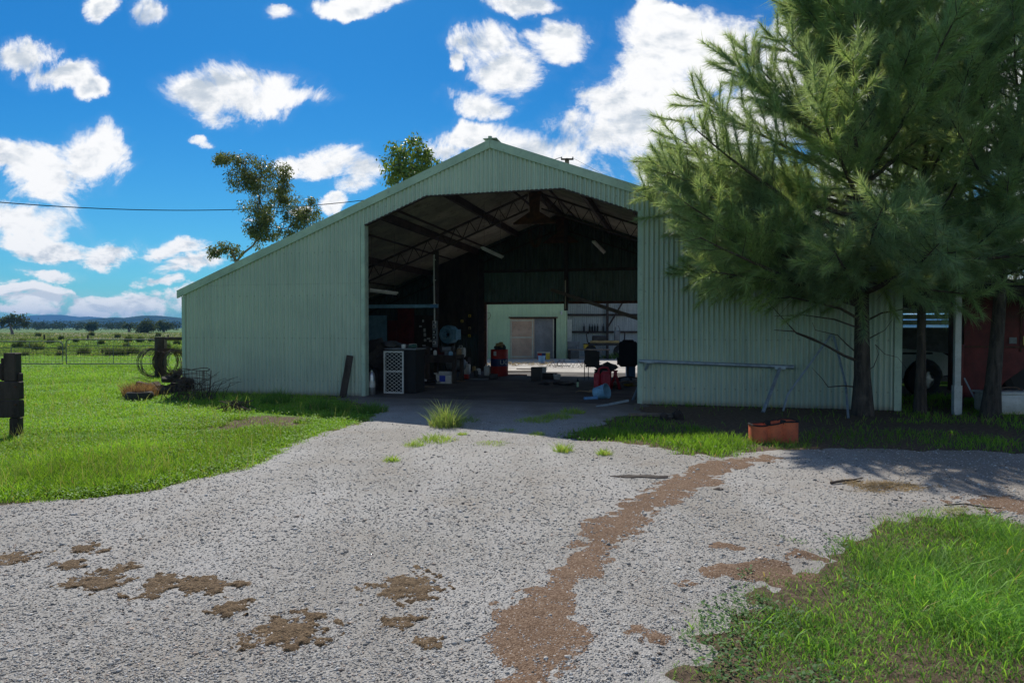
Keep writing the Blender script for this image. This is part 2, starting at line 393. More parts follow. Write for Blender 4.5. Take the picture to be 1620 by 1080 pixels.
M_YARD = pm('yard_concrete', (.46, .43, .38), (.34, .315, .28), 1.0, .85, bump=.2, bscale=30, dirt=(.2, .17, .13), dirt_amt=.4)
M_BLACK = pm('black_plastic', (.014, .014, .015), (.022, .022, .022), 8, .75, spec=.25)
M_TYRE = pm('tyre_rubber', (.022, .021, .020), (.035, .032, .028), 10, .85, dirt=(.09, .07, .05), dirt_amt=.3)
M_WHITE = pm('white_plastic', (.62, .62, .58), (.50, .50, .46), 6, .45, dirt=(.22, .19, .15), dirt_amt=.35)
M_RED = pm('red_paint', (.42, .022, .014), (.30, .018, .012), 5, .5, dirt=(.12, .05, .035), dirt_amt=.3)
M_DRED = pm('dark_red_paint', (.16, .014, .010), (.085, .010, .008), 4, .55, dirt=(.06, .03, .02), dirt_amt=.5)
M_NAVY = pm('navy_paint', (.018, .03, .12), (.012, .02, .08), 5, .5)
M_BLUE = pm('blue_plastic', (.10, .26, .48), (.07, .19, .37), 5, .45, dirt=(.2, .2, .18), dirt_amt=.3)
M_LBLUE = pm('pale_blue_enamel', (.22, .42, .56), (.15, .31, .43), 5, .45, dirt=(.07, .06, .05), dirt_amt=.35)
M_YEL = pm('yellow_plastic', (.72, .50, .04), (.55, .36, .03), 5, .5, dirt=(.2, .14, .06))
M_CARD = pm('brown_cardboard', (.30, .21, .12), (.21, .145, .085), 3, .9)
M_STRAW = pm('dry_straw', (.42, .31, .13), (.26, .18, .08), 8, .9)
M_GREY = pm('grey_enamel', (.20, .22, .23), (.13, .14, .15), 4, .5, dirt=(.07, .06, .05))
M_DGREY = pm('dark_machinery', (.045, .045, .045), (.025, .023, .022), 6, .6, dirt=(.09, .06, .04), dirt_amt=.35)
M_CHROME = pm('dull_chrome', (.55, .56, .57), (.42, .42, .43), 12, .28, metal=.9)
M_WIRE = pm('old_fence_wire', (.16, .15, .14), (.09, .06, .045), 20, .6, metal=.4)
M_RWIRE = pm('rusty_wire', (.10, .055, .035), (.055, .035, .028), 20, .8)
M_ORANGE = pm('faded_orange_paint', (.66, .15, .055), (.50, .11, .045), 6, .6, dirt=(.10, .055, .035), dirt_amt=.45, bump=.2)
M_CREAM = pm('cream_board', (.62, .57, .42), (.50, .45, .33), 4, .7)
M_GLASS = pm('dark_glass', (.012, .015, .016), (.02, .022, .024), 3, .08, spec=.8)
def leafmat(name, trans=.45, rough=.5, mul=(1, 1, 1)):
    m, nt, b = newmat(name); a = nt.nodes.new('ShaderNodeAttribute'); a.attribute_name = 'tint'
    c = mixc(nt, 1.0, a.outputs['Color'], mul, 'MULTIPLY')
    lk(nt, c, b.inputs['Base Color']); b.inputs['Roughness'].default_value = rough; b.inputs['Specular IOR Level'].default_value = .35
    t = nt.nodes.new('ShaderNodeBsdfTranslucent'); lk(nt, mixc(nt, 1.0, c, (1.35, 1.25, .7), 'MULTIPLY'), t.inputs[0])
    mx = nt.nodes.new('ShaderNodeMixShader'); mx.inputs[0].default_value = trans
    lk(nt, b.outputs[0], mx.inputs[1]); lk(nt, t.outputs[0], mx.inputs[2]); lk(nt, mx.outputs[0], nt.nodes['Material Output'].inputs[0]); return m
M_GRASS = leafmat('grass_blades', .5, .6); M_NEEDLE = leafmat('casuarina_needles', .48, .45); M_LEAF = leafmat('gum_leaves', .35, .4)
M_FARL = leafmat('far_foliage', .2, 1.0)
M_DRYG = leafmat('dry_grass', .35, .7)
# ================================================================ GROUND
LAWN = gp([(-500,830),(0,803),(100,791),(200,783),(265,776),(330,760),(380,742),(430,722),(480,702),(530,685),(575,671),(622,652),(600,643),(560,636),(540,622),(300,600),(292,560),(291,538),(-500,538)])
BR = gp([(975,1160),(985,1070),(1010,1030),(1060,1010),(1090,965),(1150,930),(1225,888),(1310,852),(1420,826),(1520,810),(1640,828),(2300,900),(2300,1160)])
RIGHT = gp([(866,694),(900,677),(960,664),(1000,652),(1010,612),(1900,612),(1900,735),(1620,719),(1500,716),(1300,710),(1210,720),(1150,729),(1060,722),(1000,704),(930,700)])
BARE = gp([(1000,640),(1430,650),(1440,664),(1330,684),(1180,698),(1060,672)])
def veg_sd(x, y):
    return np.maximum(np.maximum(poly_sd(x, y, LAWN), poly_sd(x, y, BR)), poly_sd(x, y, RIGHT))
def rag(x, y): return .30 * fbm(x * 1.5, y * 1.5, 5, 5) + .17 * fbm(x * 8, y * 8, 9, 4)
def gravel_z(x, y, sd=None):
    sd = veg_sd(x, y) if sd is None else sd
    return np.clip(-.10 * (sd + rag(x, y)), -.03, .016) + .004 * fbm(x * 2.2, y * 2.2, 3, 3) + .003 * fbm(x * 22, y * 22, 4, 2)
def in_shed(x, y, m=0.0):
    dx, dy = x - A0.x, y - A0.y; u = dx * E1.x + dy * E1.y; v = dx * E2.x + dy * E2.y
    return (u > -m) & (u < LEN + m) & (v > -m)

def ground_mat():
    m, nt, b = newmat('meadow_ground'); tc = nt.nodes.new('ShaderNodeTexCoord'); o = tc.outputs['Object']
    sp = nt.nodes.new('ShaderNodeSeparateXYZ'); lk(nt, o, sp.inputs[0]); Y = sp.outputs[1]
    n1 = noise(nt, o, .35, 6, .65); n2 = noise(nt, o, 3.0, 5, .6); n3 = noise(nt, o, 14.0, 4, .6)
    g = mixc(nt, sstep(nt, n1.outputs[0], .35, .65), (.10, .23, .022), (.145, .27, .038))
    g = mixc(nt, mth(nt, 'MULTIPLY', sstep(nt, n2.outputs[0], .45, .7), .6), g, (.055, .12, .02))
    g = mixc(nt, mth(nt, 'MULTIPLY', sstep(nt, n3.outputs[0], .55, .7), .5), g, (.05, .085, .02))
    # dry paddock band, then pale green paddock beyond
    w = mth(nt, 'ADD', Y, mth(nt, 'MULTIPLY_ADD', noise(nt, o, .02, 4, .6).outputs[0], 70, -35))
    mp = nt.nodes.new('ShaderNodeMapping'); mp.inputs['Scale'].default_value = (.03, .12, 1); lk(nt, o, mp.inputs[0]); n4 = noise(nt, mp.outputs[0], 1.0, 7, .7)
    dry = mixc(nt, sstep(nt, n4.outputs[0], .38, .62), (.20, .20, .085), (.115, .13, .05))
    g = mixc(nt, sstep(nt, w, 75, 105), g, dry)
    g = mixc(nt, sstep(nt, w, 200, 235), g, (.085, .155, .045))
    # bare soil, as mapped on the vertices near the shed
    a = nt.nodes.new('ShaderNodeAttribute'); a.attribute_name = 'soil'
    soil = mixc(nt, sstep(nt, n3.outputs[0], .35, .65), (.165, .118, .080), (.10, .072, .049))
    f = mth(nt, 'ADD', a.outputs['Fac'], mth(nt, 'MULTIPLY_ADD', n2.outputs[0], .8, -.4))
    c = mixc(nt, mth(nt, 'MULTIPLY', sstep(nt, f, .3, .7), mth(nt, 'LESS_THAN', Y, 36.0)), g, soil)
    lk(nt, c, b.inputs['Base Color']); b.inputs['Roughness'].default_value = .95; b.inputs['Specular IOR Level'].default_value = .15
    bp = nt.nodes.new('ShaderNodeBump'); bp.inputs['Strength'].default_value = .8; bp.inputs['Distance'].default_value = .05
    nb = noise(nt, o, 25, 6, .7); lk(nt, nb.outputs[0], bp.inputs['Height']); lk(nt, bp.outputs[0], b.inputs['Normal'])
    return m
M_GROUND = ground_mat()
def grid(name, xs, ys, zf, mat, keep=None, attrs=None, parent=None, loc=(0, 0)):
    X, Y = np.meshgrid(xs, ys); Z = zf(X, Y); ny, nx = X.shape
    i = np.arange(nx * ny).reshape(ny, nx)
    F = np.stack([i[:-1, :-1], i[:-1, 1:], i[1:, 1:], i[1:, :-1]], -1).reshape(-1, 4)
    if keep is not None:
        K = keep(X, Y); k = (K[:-1, :-1] | K[:-1, 1:] | K[1:, 1:] | K[1:, :-1]).ravel(); F = F[k]
    V = np.stack([X - loc[0], Y - loc[1], Z], -1).reshape(-1, 3)
    used = np.unique(F); mp = np.zeros(len(V), int); mp[used] = np.arange(len(used)); V = V[used]; F = mp[F]
    o = soup(name, V, F, mat, parent, None, 4, True)
    if attrs:
        for an, fn in attrs.items():
            a = o.data.attributes.new(an, 'FLOAT', 'POINT'); a.data.foreach_set('value', fn(X, Y).ravel()[used].astype(np.float32))
    return o
def soil_attr(X, Y):
    s = np.zeros(X.shape); bp_ = G(400, 668); s = np.maximum(s, np.clip(1.6 - np.hypot((X - bp_.x) / .9, (Y - bp_.y) / .8), 0, 1)); s = np.maximum(s, np.clip(poly_sd(X, Y, BARE) * 3 + .6, 0, 1))
    s = np.maximum(s, np.clip(1.0 - np.abs(veg_sd(X, Y)) * 2.0, 0, 1) * .85); s = np.maximum(s, (poly_sd(X, Y, BR) > -.6) * .95); s = np.maximum(s, np.clip((13 - Y) / 5, 0, 1) * .55)
    s = np.maximum(s, in_shed(X, Y, .5) * .9)
    wl = (X - A0.x) * E2.x + (Y - A0.y) * E2.y; ul = (X - A0.x) * E1.x + (Y - A0.y) * E1.y
    s = np.maximum(s, np.clip(1.1 - np.abs(wl + .1) * 1.6, 0, 1) * (ul > -.6) * .9)
    s = np.maximum(s, np.clip(poly_sd(X, Y, RIGHT) * 3 + .5, 0, 1) * .88)
    return s
near = grid('ground', np.arange(-30, 30.01, .2), np.arange(0.6, 40.01, .2), lambda x, y: .006 * fbm(x * 1.3, y * 1.3, 2, 3) - .004, M_GROUND, attrs={'soil': soil_attr}); struct(near)
mb = MB(); R = 6000; mb.add([(-R, -300, -.03), (R, -300, -.03), (R, R, -.03), (-R, R, -.03)], [(0, 1, 2, 3)])
struct(part('paddock', mb, M_GROUND))

def gravel_mat(name, cols, dirt):
    m, nt, b = newmat(name); tc = nt.nodes.new('ShaderNodeTexCoord'); o = tc.outputs['Object']
    v1 = nt.nodes.new('ShaderNodeTexVoronoi'); v1.inputs['Scale'].default_value = 105; lk(nt, o, v1.inputs['Vector'])
    v2 = nt.nodes.new('ShaderNodeTexVoronoi'); v2.inputs['Scale'].default_value = 230; lk(nt, o, v2.inputs['Vector'])
    s1 = nt.nodes.new('ShaderNodeSeparateColor'); lk(nt, v1.outputs['Color'], s1.inputs[0]); s2 = nt.nodes.new('ShaderNodeSeparateColor'); lk(nt, v2.outputs['Color'], s2.inputs[0])
    t = mth(nt, 'MULTIPLY_ADD', s1.outputs[0], .6, mth(nt, 'MULTIPLY', s2.outputs[1], .4))
    cr = nt.nodes.new('ShaderNodeValToRGB'); lk(nt, t, cr.inputs[0]); e = cr.color_ramp.elements
    e[0].position = .12; e[0].color = (*cols[0], 1); e[1].position = .9; e[1].color = (*cols[2], 1); k = e.new(.45); k.color = (*cols[1], 1)
    n1 = noise(nt, o, 1.1, 6, .65); n2 = noise(nt, o, 5.5, 5, .65); n3 = noise(nt, o, .45, 4, .5)
    c = mixc(nt, mth(nt, 'MULTIPLY', sstep(nt, n1.outputs[0], .48, .72), .45), cr.outputs[0], dirt)
    c = mixc(nt, mth(nt, 'MULTIPLY', sstep(nt, n2.outputs[0], .55, .75), .35), c, tuple(x * .8 for x in dirt))
    if name == 'crushed_gravel': c = mixc(nt, mth(nt, 'MULTIPLY', sstep(nt, n3.outputs[0], .42, .58), .30), c, (.50, .49, .47))
    sm = nt.nodes.new('ShaderNodeMapping'); sm.inputs['Scale'].default_value = (1.3, .22, 1); sm.inputs['Rotation'].default_value = (0, 0, .12); lk(nt, o, sm.inputs[0]); n6 = noise(nt, sm.outputs[0], 1.0, 5, .6)
    if name == 'crushed_gravel': c = mixc(nt, mth(nt, 'MULTIPLY', sstep(nt, n6.outputs[0], .5, .62), .38), c, (.26, .235, .20)); c = mixc(nt, mth(nt, 'MULTIPLY', sstep(nt, n6.outputs[0], .36, .48, 1, 0), .25), c, (.47, .46, .45))
    n5 = noise(nt, o, .23, 5, .6); c = mixc(nt, mth(nt, 'MULTIPLY', sstep(nt, n5.outputs[0], .5, .66), .30), c, tuple(x * .85 for x in dirt))
    if name == 'crushed_gravel':      # dirt and oil along the slab edge, with shed shade painted in too
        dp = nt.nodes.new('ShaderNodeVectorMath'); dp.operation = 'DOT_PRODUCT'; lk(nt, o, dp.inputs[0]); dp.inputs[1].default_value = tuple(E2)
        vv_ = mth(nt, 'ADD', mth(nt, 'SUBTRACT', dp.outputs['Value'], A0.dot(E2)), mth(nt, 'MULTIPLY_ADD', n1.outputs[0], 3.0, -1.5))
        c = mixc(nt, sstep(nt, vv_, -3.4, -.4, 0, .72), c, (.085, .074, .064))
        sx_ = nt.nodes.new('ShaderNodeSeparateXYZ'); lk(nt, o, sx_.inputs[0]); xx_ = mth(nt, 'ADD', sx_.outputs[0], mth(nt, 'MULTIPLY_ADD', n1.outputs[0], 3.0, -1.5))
        c = mixc(nt, sstep(nt, xx_, 1.0, 5.5, 0, .45), c, (.22, .175, .135))  # browner to the right: tree shade painted into the gravel colour
    lk(nt, c, b.inputs['Base Color']); b.inputs['Roughness'].default_value = .9; b.inputs['Specular IOR Level'].default_value = .2
    bp = nt.nodes.new('ShaderNodeBump'); bp.inputs['Strength'].default_value = 1.0; bp.inputs['Distance'].default_value = .0048
    h = mth(nt, 'SUBTRACT', mth(nt, 'MULTIPLY', n2.outputs[0], .8), mth(nt, 'ADD', v1.outputs['Distance'], mth(nt, 'MULTIPLY', v2.outputs['Distance'], .5)))
    lk(nt, h, bp.inputs['Height']); lk(nt, bp.outputs[0], b.inputs['Normal']); return m
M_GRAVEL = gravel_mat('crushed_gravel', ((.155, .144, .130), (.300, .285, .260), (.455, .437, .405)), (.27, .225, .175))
M_DIRT = gravel_mat('brown_dirt', ((.090, .052, .031), (.155, .095, .058), (.28, .20, .14)), (.115, .069, .040))
SLABV = -.25
def gkeep(X, Y):
    v = (X - A0.x) * E2.x + (Y - A0.y) * E2.y
    return (veg_sd(X, Y) < .45) & (v < .3)
def gz(x, y): return gravel_z(x, y) + .010
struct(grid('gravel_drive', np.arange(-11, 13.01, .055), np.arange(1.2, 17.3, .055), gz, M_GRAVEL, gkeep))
# far right and near sides of the drive, outside the fine sheet
TR = [(1215,728,20),(1150,734,34),(1088,762,34),(1015,803,36),(962,845,34),(915,890,32),(882,930,34),(862,975,44),(850,1020,52),(832,1085,58),(800,1180,60)]
TRG = [(G(x, y), 1.14 * (G(x + w, y) - G(x, y)).length) for x, y, w in TR]
OFF = [(1060,815,26),(1110,822,20)]
def track_in(X, Y):
    best = np.full(X.shape, -9.0)
    for (a, wa), (b_, wb) in zip(TRG[:-1], TRG[1:]):
        ex, ey = b_.x - a.x, b_.y - a.y; t = np.clip(((X - a.x) * ex + (Y - a.y) * ey) / (ex * ex + ey * ey), 0, 1)
        best = np.maximum(best, wa + (wb - wa) * t - np.hypot(X - a.x - ex * t, Y - a.y - ey * t))
    return best
def track_z(x, y):
    s = track_in(x, y) + .17 * fbm(x * 2.6, y * 2.6, 31, 4) + .17 * fbm(x * 9, y * 9, 33, 5)
    return gz(x, y) + np.clip(.04 * s, -.012, .004) + .007 * fbm(x * 16, y * 16, 35, 3) * (s > 0)
struct(grid('dirt_track', np.arange(-.6, 4.6, .03), np.arange(2.2, 9.2, .03), track_z, M_DIRT, lambda X, Y: track_in(X, Y) > -.22))
# bare brown patches where the verge begins
VP = [(1060,1010,60,26),(1190,905,110,16),(1110,1045,46,24),(1560,800,130,16),(1270,882,40,12),(1130,870,60,9),(1090,930,40,10)]
def verge_z(x, y):
    s = np.full(x.shape, -1.0)
    for cx, cy, rx, ry in VP:
        c = G(cx, cy); a = (G(cx + rx, cy) - c).length; b_ = (G(cx, cy - ry) - G(cx, cy + ry)).length / 2
        s = np.maximum(s, .3 * (1 - np.hypot((x - c.x) / a, (y - c.y) / b_)))
    s = s - .16 + .42 * fbm(x * 2.3, y * 2.3, 41, 5) + .22 * fbm(x * 12, y * 12, 47, 4)
    return np.maximum(gz(x, y), .0) + np.clip(.06 * s, -.012, .006) + .004 * fbm(x * 16, y * 16, 43, 3), s
struct(grid('bare_verge', np.arange(.4, 7.5, .04), np.arange(2.9, 7.6, .04), lambda x, y: verge_z(x, y)[0], M_DIRT, lambda X, Y: verge_z(X, Y)[1] > -.12))

# mud left on the drive
M_MUD = gravel_mat('caked_mud', ((.055, .034, .018), (.115, .076, .041), (.22, .155, .09)), (.085, .055, .029))
MUD = [(650,936,66,27,'largest round patch of brown mud, alone on the gravel right of the others'),
 (462,1008,66,28,'wide two-lobed patch of brown mud nearest the bottom of the gravel'),
 (152,928,44,21,'slanting patch of dark mud left of the row of three mud patches'),
 (252,935,38,15,'first crumbly mud patch of the row running right from the slanting one'),
 (335,931,32,13,'middle crumbly mud patch of the row on the gravel'),
 (380,929,19,8,'small reddish mud patch ending the row on its right'),
 (366,967,34,12,'thin olive mud patch just above the wide two-lobed one'),
 (128,871,30,8,'farthest thin mud smear on the gravel, left side'),
 (157,879,16,5,'small reddish mud clod touching the farthest smear'),
 (106,901,24,6,'narrow mud smear below the farthest one at left'),
 (10,893,30,11,'mud patch cut off by the left edge of the photo'),
 (636,989,38,12,'pale dry mud patch just below the largest round patch'),
 (677,1025,22,12,'small raised mud clod on bare gravel at the bottom centre')]
for i, (cx, cy, rx, ry, lab) in enumerate(MUD):
    c = G(cx, cy); a = (G(cx + rx, cy) - c).length; b_ = (G(cx, cy - ry) - G(cx, cy + ry)).length / 2
    def mz(x, y, i=i, c=c, a=a, b_=b_):
        s = .85 - np.hypot((x - c.x) / a, (y - c.y) / b_) + .75 * fbm(x * .9 / a + i * 3, y * .9 / b_, 51 + i, 4) + 1.0 * fbm(x * 13, y * 13, 61 + i, 4) + .7 * fbm(x * 37, y * 37, 91 + i, 2)
        return gz(x, y) + np.clip(.045 * s, -.014, .008) + .016 * fbm(x * 20, y * 20, 71 + i, 4) * (s > -.05)
    st = max(.008, min(a, b_) / 26)
    o = grid('mud_patch', np.arange(c.x - a * 1.5, c.x + a * 1.5, st), np.arange(c.y - b_ * 1.5, c.y + b_ * 1.5, st), mz, M_MUD,
             lambda X, Y, c=c, a=a, b_=b_: np.hypot((X - c.x) / a, (Y - c.y) / b_) < 1.42, loc=(c.x, c.y))
    o.location = (c.x, c.y, 0); tag(o, lab, 'mud patch', 'mud patches on the gravel drive')

# loose stones
def stones(n, rng):
    u = rng.random(n); Y = (2.6 ** -1 - u * (2.6 ** -1 - 11.5 ** -1)) ** -1        # denser near
    X = (rng.random(n) * 2 - 1) * Y * .82
    sd = veg_sd(X, Y); k = (sd + rag(X, Y) < .02) & ((track_in(X, Y) < .05) | (rng.random(n) < .55)); X, Y = X[k], Y[k]; n = len(X)
    r = .0042 + .0065 * rng.random(n) ** 2.2 + .010 * (rng.random(n) < .012); r *= np.clip(Y / 5.0, .8, 1.15)
    oc = np.array([(1,0,0),(0,1,0),(-1,0,0),(0,-1,0),(0,0,1),(0,0,-1)], float)
    V = oc[None] * (r[:, None, None] * (.65 + .7 * rng.random((n, 6, 1)))); V[:, :, 2] *= .6
    a = rng.random(n) * 6.28; ca, sa = np.cos(a)[:, None], np.sin(a)[:, None]
    x = V[:, :, 0] * ca - V[:, :, 1] * sa; y = V[:, :, 0] * sa + V[:, :, 1] * ca
    V = np.stack([x + X[:, None], y + Y[:, None], V[:, :, 2] + gz(X, Y)[:, None] + (r * .25)[:, None]], -1)
    f = np.array([(0,1,4),(1,2,4),(2,3,4),(3,0,4),(1,0,5),(2,1,5),(3,2,5),(0,3,5)])
    F = (f[None] + (np.arange(n) * 6)[:, None, None]).reshape(-1, 3)
    g = .20 + .46 * rng.random(n) ** 1.05; g = np.where(rng.random(n) < .05, .08, g)
    warm = (rng.random(n) < .08)[:, None] * np.array([.06, -.01, -.05])
    C = np.repeat(np.clip(g[:, None] * np.array([.96, .92, .85]) + warm * g[:, None] * 3, .02, .8), 6, 0)
    return V.reshape(-1, 3), F, C
mS, nt, b = newmat('stone'); a = nt.nodes.new('ShaderNodeAttribute'); a.attribute_name = 'tint'; lk(nt, a.outputs['Color'], b.inputs['Base Color']); b.inputs['Roughness'].default_value = .85
V, F, C = stones(115000, RG)
o = soup('loose_gravel', V, F, mS, None, C); o['kind'] = 'stuff'; tag(o, 'loose grey stones scattered over the gravel drive', 'gravel')

# ---------------------------------------------------------------- grass blades
def blades(X, Y, Z0, h, w, rng, lean=.45, tint=((.10, .23, .03), (.17, .32, .05)), drop=0.0):
    n = len(X); a = rng.random(n) * 2 * np.pi; d = np.stack([np.cos(a), np.sin(a)], -1)
    b = rng.random(n) * 2 * np.pi; s = np.stack([np.cos(b), np.sin(b)], -1) * (w / 2)[:, None]
    L = (h * lean * (.3 + rng.random(n)))[:, None]
    p = np.stack([X, Y], -1)
    def V(xy, z): return np.concatenate([xy, z[:, None]], 1)
    v = np.stack([V(p - s, Z0), V(p + s, Z0), V(p + d * L * .35 - s * .85, Z0 + h * .55), V(p + d * L * .35 + s * .85, Z0 + h * .55), V(p + d * L, Z0 + h * (1 - drop * rng.random(n)))], 1)
    f = np.array([(0, 1, 3), (0, 3, 2), (2, 3, 4)])
    F = (f[None] + (np.arange(n) * 5)[:, None, None]).reshape(-1, 3)
    t = rng.random(n)[:, None]; c = np.array(tint[0]) * (1 - t) + np.array(tint[1]) * t
    dryk = (rng.random(n) < .035)[:, None]; c = np.where(dryk, np.array([.36, .30, .13]), c)
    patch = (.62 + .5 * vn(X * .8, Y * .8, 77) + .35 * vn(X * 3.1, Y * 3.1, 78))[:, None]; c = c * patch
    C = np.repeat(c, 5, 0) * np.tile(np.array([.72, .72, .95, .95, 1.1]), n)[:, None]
    return v.reshape(-1, 3), F, C
def leaves(X, Y, Z0, r, rng, tint=((.07, .19, .03), (.14, .28, .05))):
    n = len(X); a = rng.random(n) * 6.28; tl = rng.random(n) * .9
    d = np.stack([np.cos(a), np.sin(a), np.sin(tl) * .8], -1); s = np.stack([-np.sin(a), np.cos(a), (rng.random(n) - .5) * .7], -1)
    c0 = np.stack([X, Y, Z0], -1); r = r[:, None]
    v = np.stack([c0, c0 + d * r * .5 + s * r * .42, c0 + d * r, c0 + d * r * .5 - s * r * .42], 1)
    f = np.array([(0, 1, 2), (0, 2, 3)]); F = (f[None] + (np.arange(n) * 4)[:, None, None]).reshape(-1, 3)
    t = rng.random(n)[:, None]; c = np.array(tint[0]) * (1 - t) + np.array(tint[1]) * t
    return v.reshape(-1, 3), F, np.repeat(c, 4, 0)
def join(parts):
    Vs, Fs, Cs, o = [], [], [], 0
    for V, F, C in parts: Vs.append(V); Fs.append(F + o); Cs.append(C); o += len(V)
    return np.concatenate(Vs), np.concatenate(Fs), np.concatenate(Cs)
def stuff(name, parts, mat, label, cat):
    V, F, C = join(parts); o = soup(name, V, F, mat, None, C); o['kind'] = 'stuff'; return tag(o, label, cat)
# left lawn
n = 420000; Y = (6.2 ** -.8 - RG.random(n) * (6.2 ** -.8 - 66 ** -.8)) ** (-1 / .8); X = -Y * (.02 + RG.random(n) * .80)
sd = poly_sd(X, Y, LAWN) + rag(X, Y); ok = (sd > .0) & ~in_shed(X, Y, .04); dens = np.clip(sd * 1.3 + .12, 0, 1) * np.clip(.25 + 1.3 * vn(X * 1.5, Y * 1.5, 8) - .5 * (fbm(X * .7, Y * .7, 108, 3) > .28), .06, 1); bp_ = G(400, 668); ok &= (np.hypot((X - bp_.x) / .9, (Y - bp_.y) / .8) + 1.6 * fbm(X * 2, Y * 2, 55, 4) > 1) | (RG.random(n) < .06); ok &= RG.random(n) < dens
X, Y, sd = X[ok], Y[ok], sd[ok]; n = len(X)
vv = (X - A0.x) * E2.x + (Y - A0.y) * E2.y; uu = (X - A0.x) * E1.x + (Y - A0.y) * E1.y
wallk = (vv > -.9) & (uu > .3) & (uu < 5.3); ok = ~(wallk & (RG.random(n) < .35)); X, Y, sd, wallk = X[ok], Y[ok], sd[ok], wallk[ok]; n = len(X)
h = (.035 + .06 * RG.random(n)) * (.6 + 1.0 * vn(X * .6, Y * .6, 12)) * np.clip(.45 + sd, .45, 1) * np.where(wallk, 1.25, 1); w = .0045 + .00045 * Y
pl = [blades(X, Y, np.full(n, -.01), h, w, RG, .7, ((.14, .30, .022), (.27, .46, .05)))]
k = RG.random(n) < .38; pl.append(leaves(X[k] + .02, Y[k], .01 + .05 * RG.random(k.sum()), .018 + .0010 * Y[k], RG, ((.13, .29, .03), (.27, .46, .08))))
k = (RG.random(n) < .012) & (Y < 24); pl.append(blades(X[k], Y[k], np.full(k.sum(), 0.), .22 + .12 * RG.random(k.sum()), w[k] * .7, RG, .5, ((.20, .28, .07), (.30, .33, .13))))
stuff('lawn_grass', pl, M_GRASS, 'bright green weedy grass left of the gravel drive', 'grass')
print('lawn blades', n)
# bottom right patch
n = 430000; X = .5 + RG.random(n) * 8.6; Y = 2.75 + RG.random(n) * 4.6
sd = poly_sd(X, Y, BR) + 1.4 * rag(X, Y); vis = (X < Y * 1.0) | (RG.random(n) < .35); ok = vis & (RG.random(n) < np.clip(sd * 1.15 + .02, 0, 1) * (.55 + .6 * vn(X * 2.5, Y * 2.5, 18)))
X, Y, sd = X[ok], Y[ok], sd[ok]; n = len(X)
h = (.035 + .075 * RG.random(n)) * np.clip(.3 + sd * .8, .3, 1.2) * (.45 + 1.0 * vn(X * 1.6, Y * 1.6, 19)); w = .0028 + .0028 * RG.random(n)
pb = [blades(X, Y, np.full(n, 0.), h, w, RG, 1.05, ((.10, .25, .035), (.24, .46, .09)), .35)]
k = RG.random(n) < .03 ; pb.append(blades(X[k], Y[k], np.full(k.sum(), .0), h[k] * 1.6 + .03, w[k] * 1.7, RG, 1.1, ((.15, .36, .035), (.30, .55, .08)), .3))
lx = RG.random(9000) * 1.6 + .85; ly = RG.random(9000) * 2.2 + 3.0; s2 = poly_sd(lx, ly, BR) + 1.8 * rag(lx, ly); k = (s2 > -.1) & (s2 < .5) & (vn(lx * 2.2, ly * 2.2, 23) > .45)
pb.append(leaves(lx[k], ly[k], .008 + .03 * RG.random(k.sum()), .012 + .014 * RG.random(k.sum()), RG, ((.07, .17, .05), (.15, .28, .09))))
stuff('verge_grass', pb, M_GRASS, 'lush bright green grass in the bottom right corner', 'grass')
print('verge blades', n)
# strip below the right wall and shaded grass under the trees
n = 170000; X = .3 + RG.random(n) * 13.5; Y = 8.0 + RG.random(n) * 8.0
sd = poly_sd(X, Y, RIGHT) + rag(X, Y); bare = poly_sd(X, Y, BARE) + .5 * fbm(X * 1.2, Y * 1.2, 15, 3)
STR = gp([(860,694),(885,676),(980,681),(1065,687),(1187,694),(1215,718),(1150,730),(1060,724),(1000,706),(900,700)]); ins = np.clip(poly_sd(X, Y, STR) * 4 + .15 + 1.6 * rag(X, Y), 0, 1)
dens = np.clip(sd * 2.2 + .1, 0, 1) * np.clip(.85 - bare * 3.0, .05, 1) * (ins + (1 - ins) * .30 * np.clip(2.2 * vn(X * 1.1, Y * 1.1, 29) - .6, 0, 1)) * (.35 + .9 * vn(X * 2.1, Y * 2.1, 16))
ok = (RG.random(n) < dens) & (X < .84 * Y) & ~in_shed(X, Y, .03); X, Y, sd = X[ok], Y[ok], sd[ok]; n = len(X)
h = (.04 + .09 * RG.random(n)) * (.6 + .8 * vn(X * .9, Y * .9, 17)) * np.clip(.35 + 1.6 * sd, .35, 1); w = .005 + .0005 * Y
pr = [blades(X, Y, np.full(n, -.01), h, w, RG, .7, ((.12, .27, .022), (.24, .43, .05)))]
k = RG.random(n) < .3; pr.append(leaves(X[k], Y[k], .01 + .04 * RG.random(k.sum()), np.full(k.sum(), .03), RG))
stuff('strip_grass', pr, M_GRASS, 'patchy grass and weeds along the foot of the right wall and under the trees', 'grass')
print('strip blades', n)

# paddock tussocks in the mid distance
pt = []
n = 60000; Y = (38 ** -1 - RG.random(n) * (38 ** -1 - 230 ** -1)) ** -1; X = -Y * (.38 + RG.random(n) * .5)
k = (vn(X * .22, Y * .12, 91) > .62) | (RG.random(n) < .25); X, Y = X[k], Y[k]; n = len(X)
pt.append(blades(X, Y, np.full(n, -.03), .10 + .10 * RG.random(n), .0012 * Y + .02, RG, .8, ((.07, .13, .03), (.17, .24, .06))))
stuff('paddock_grass', pt, M_GRASS, 'rough pasture grass of the paddock behind the gates', 'grass')

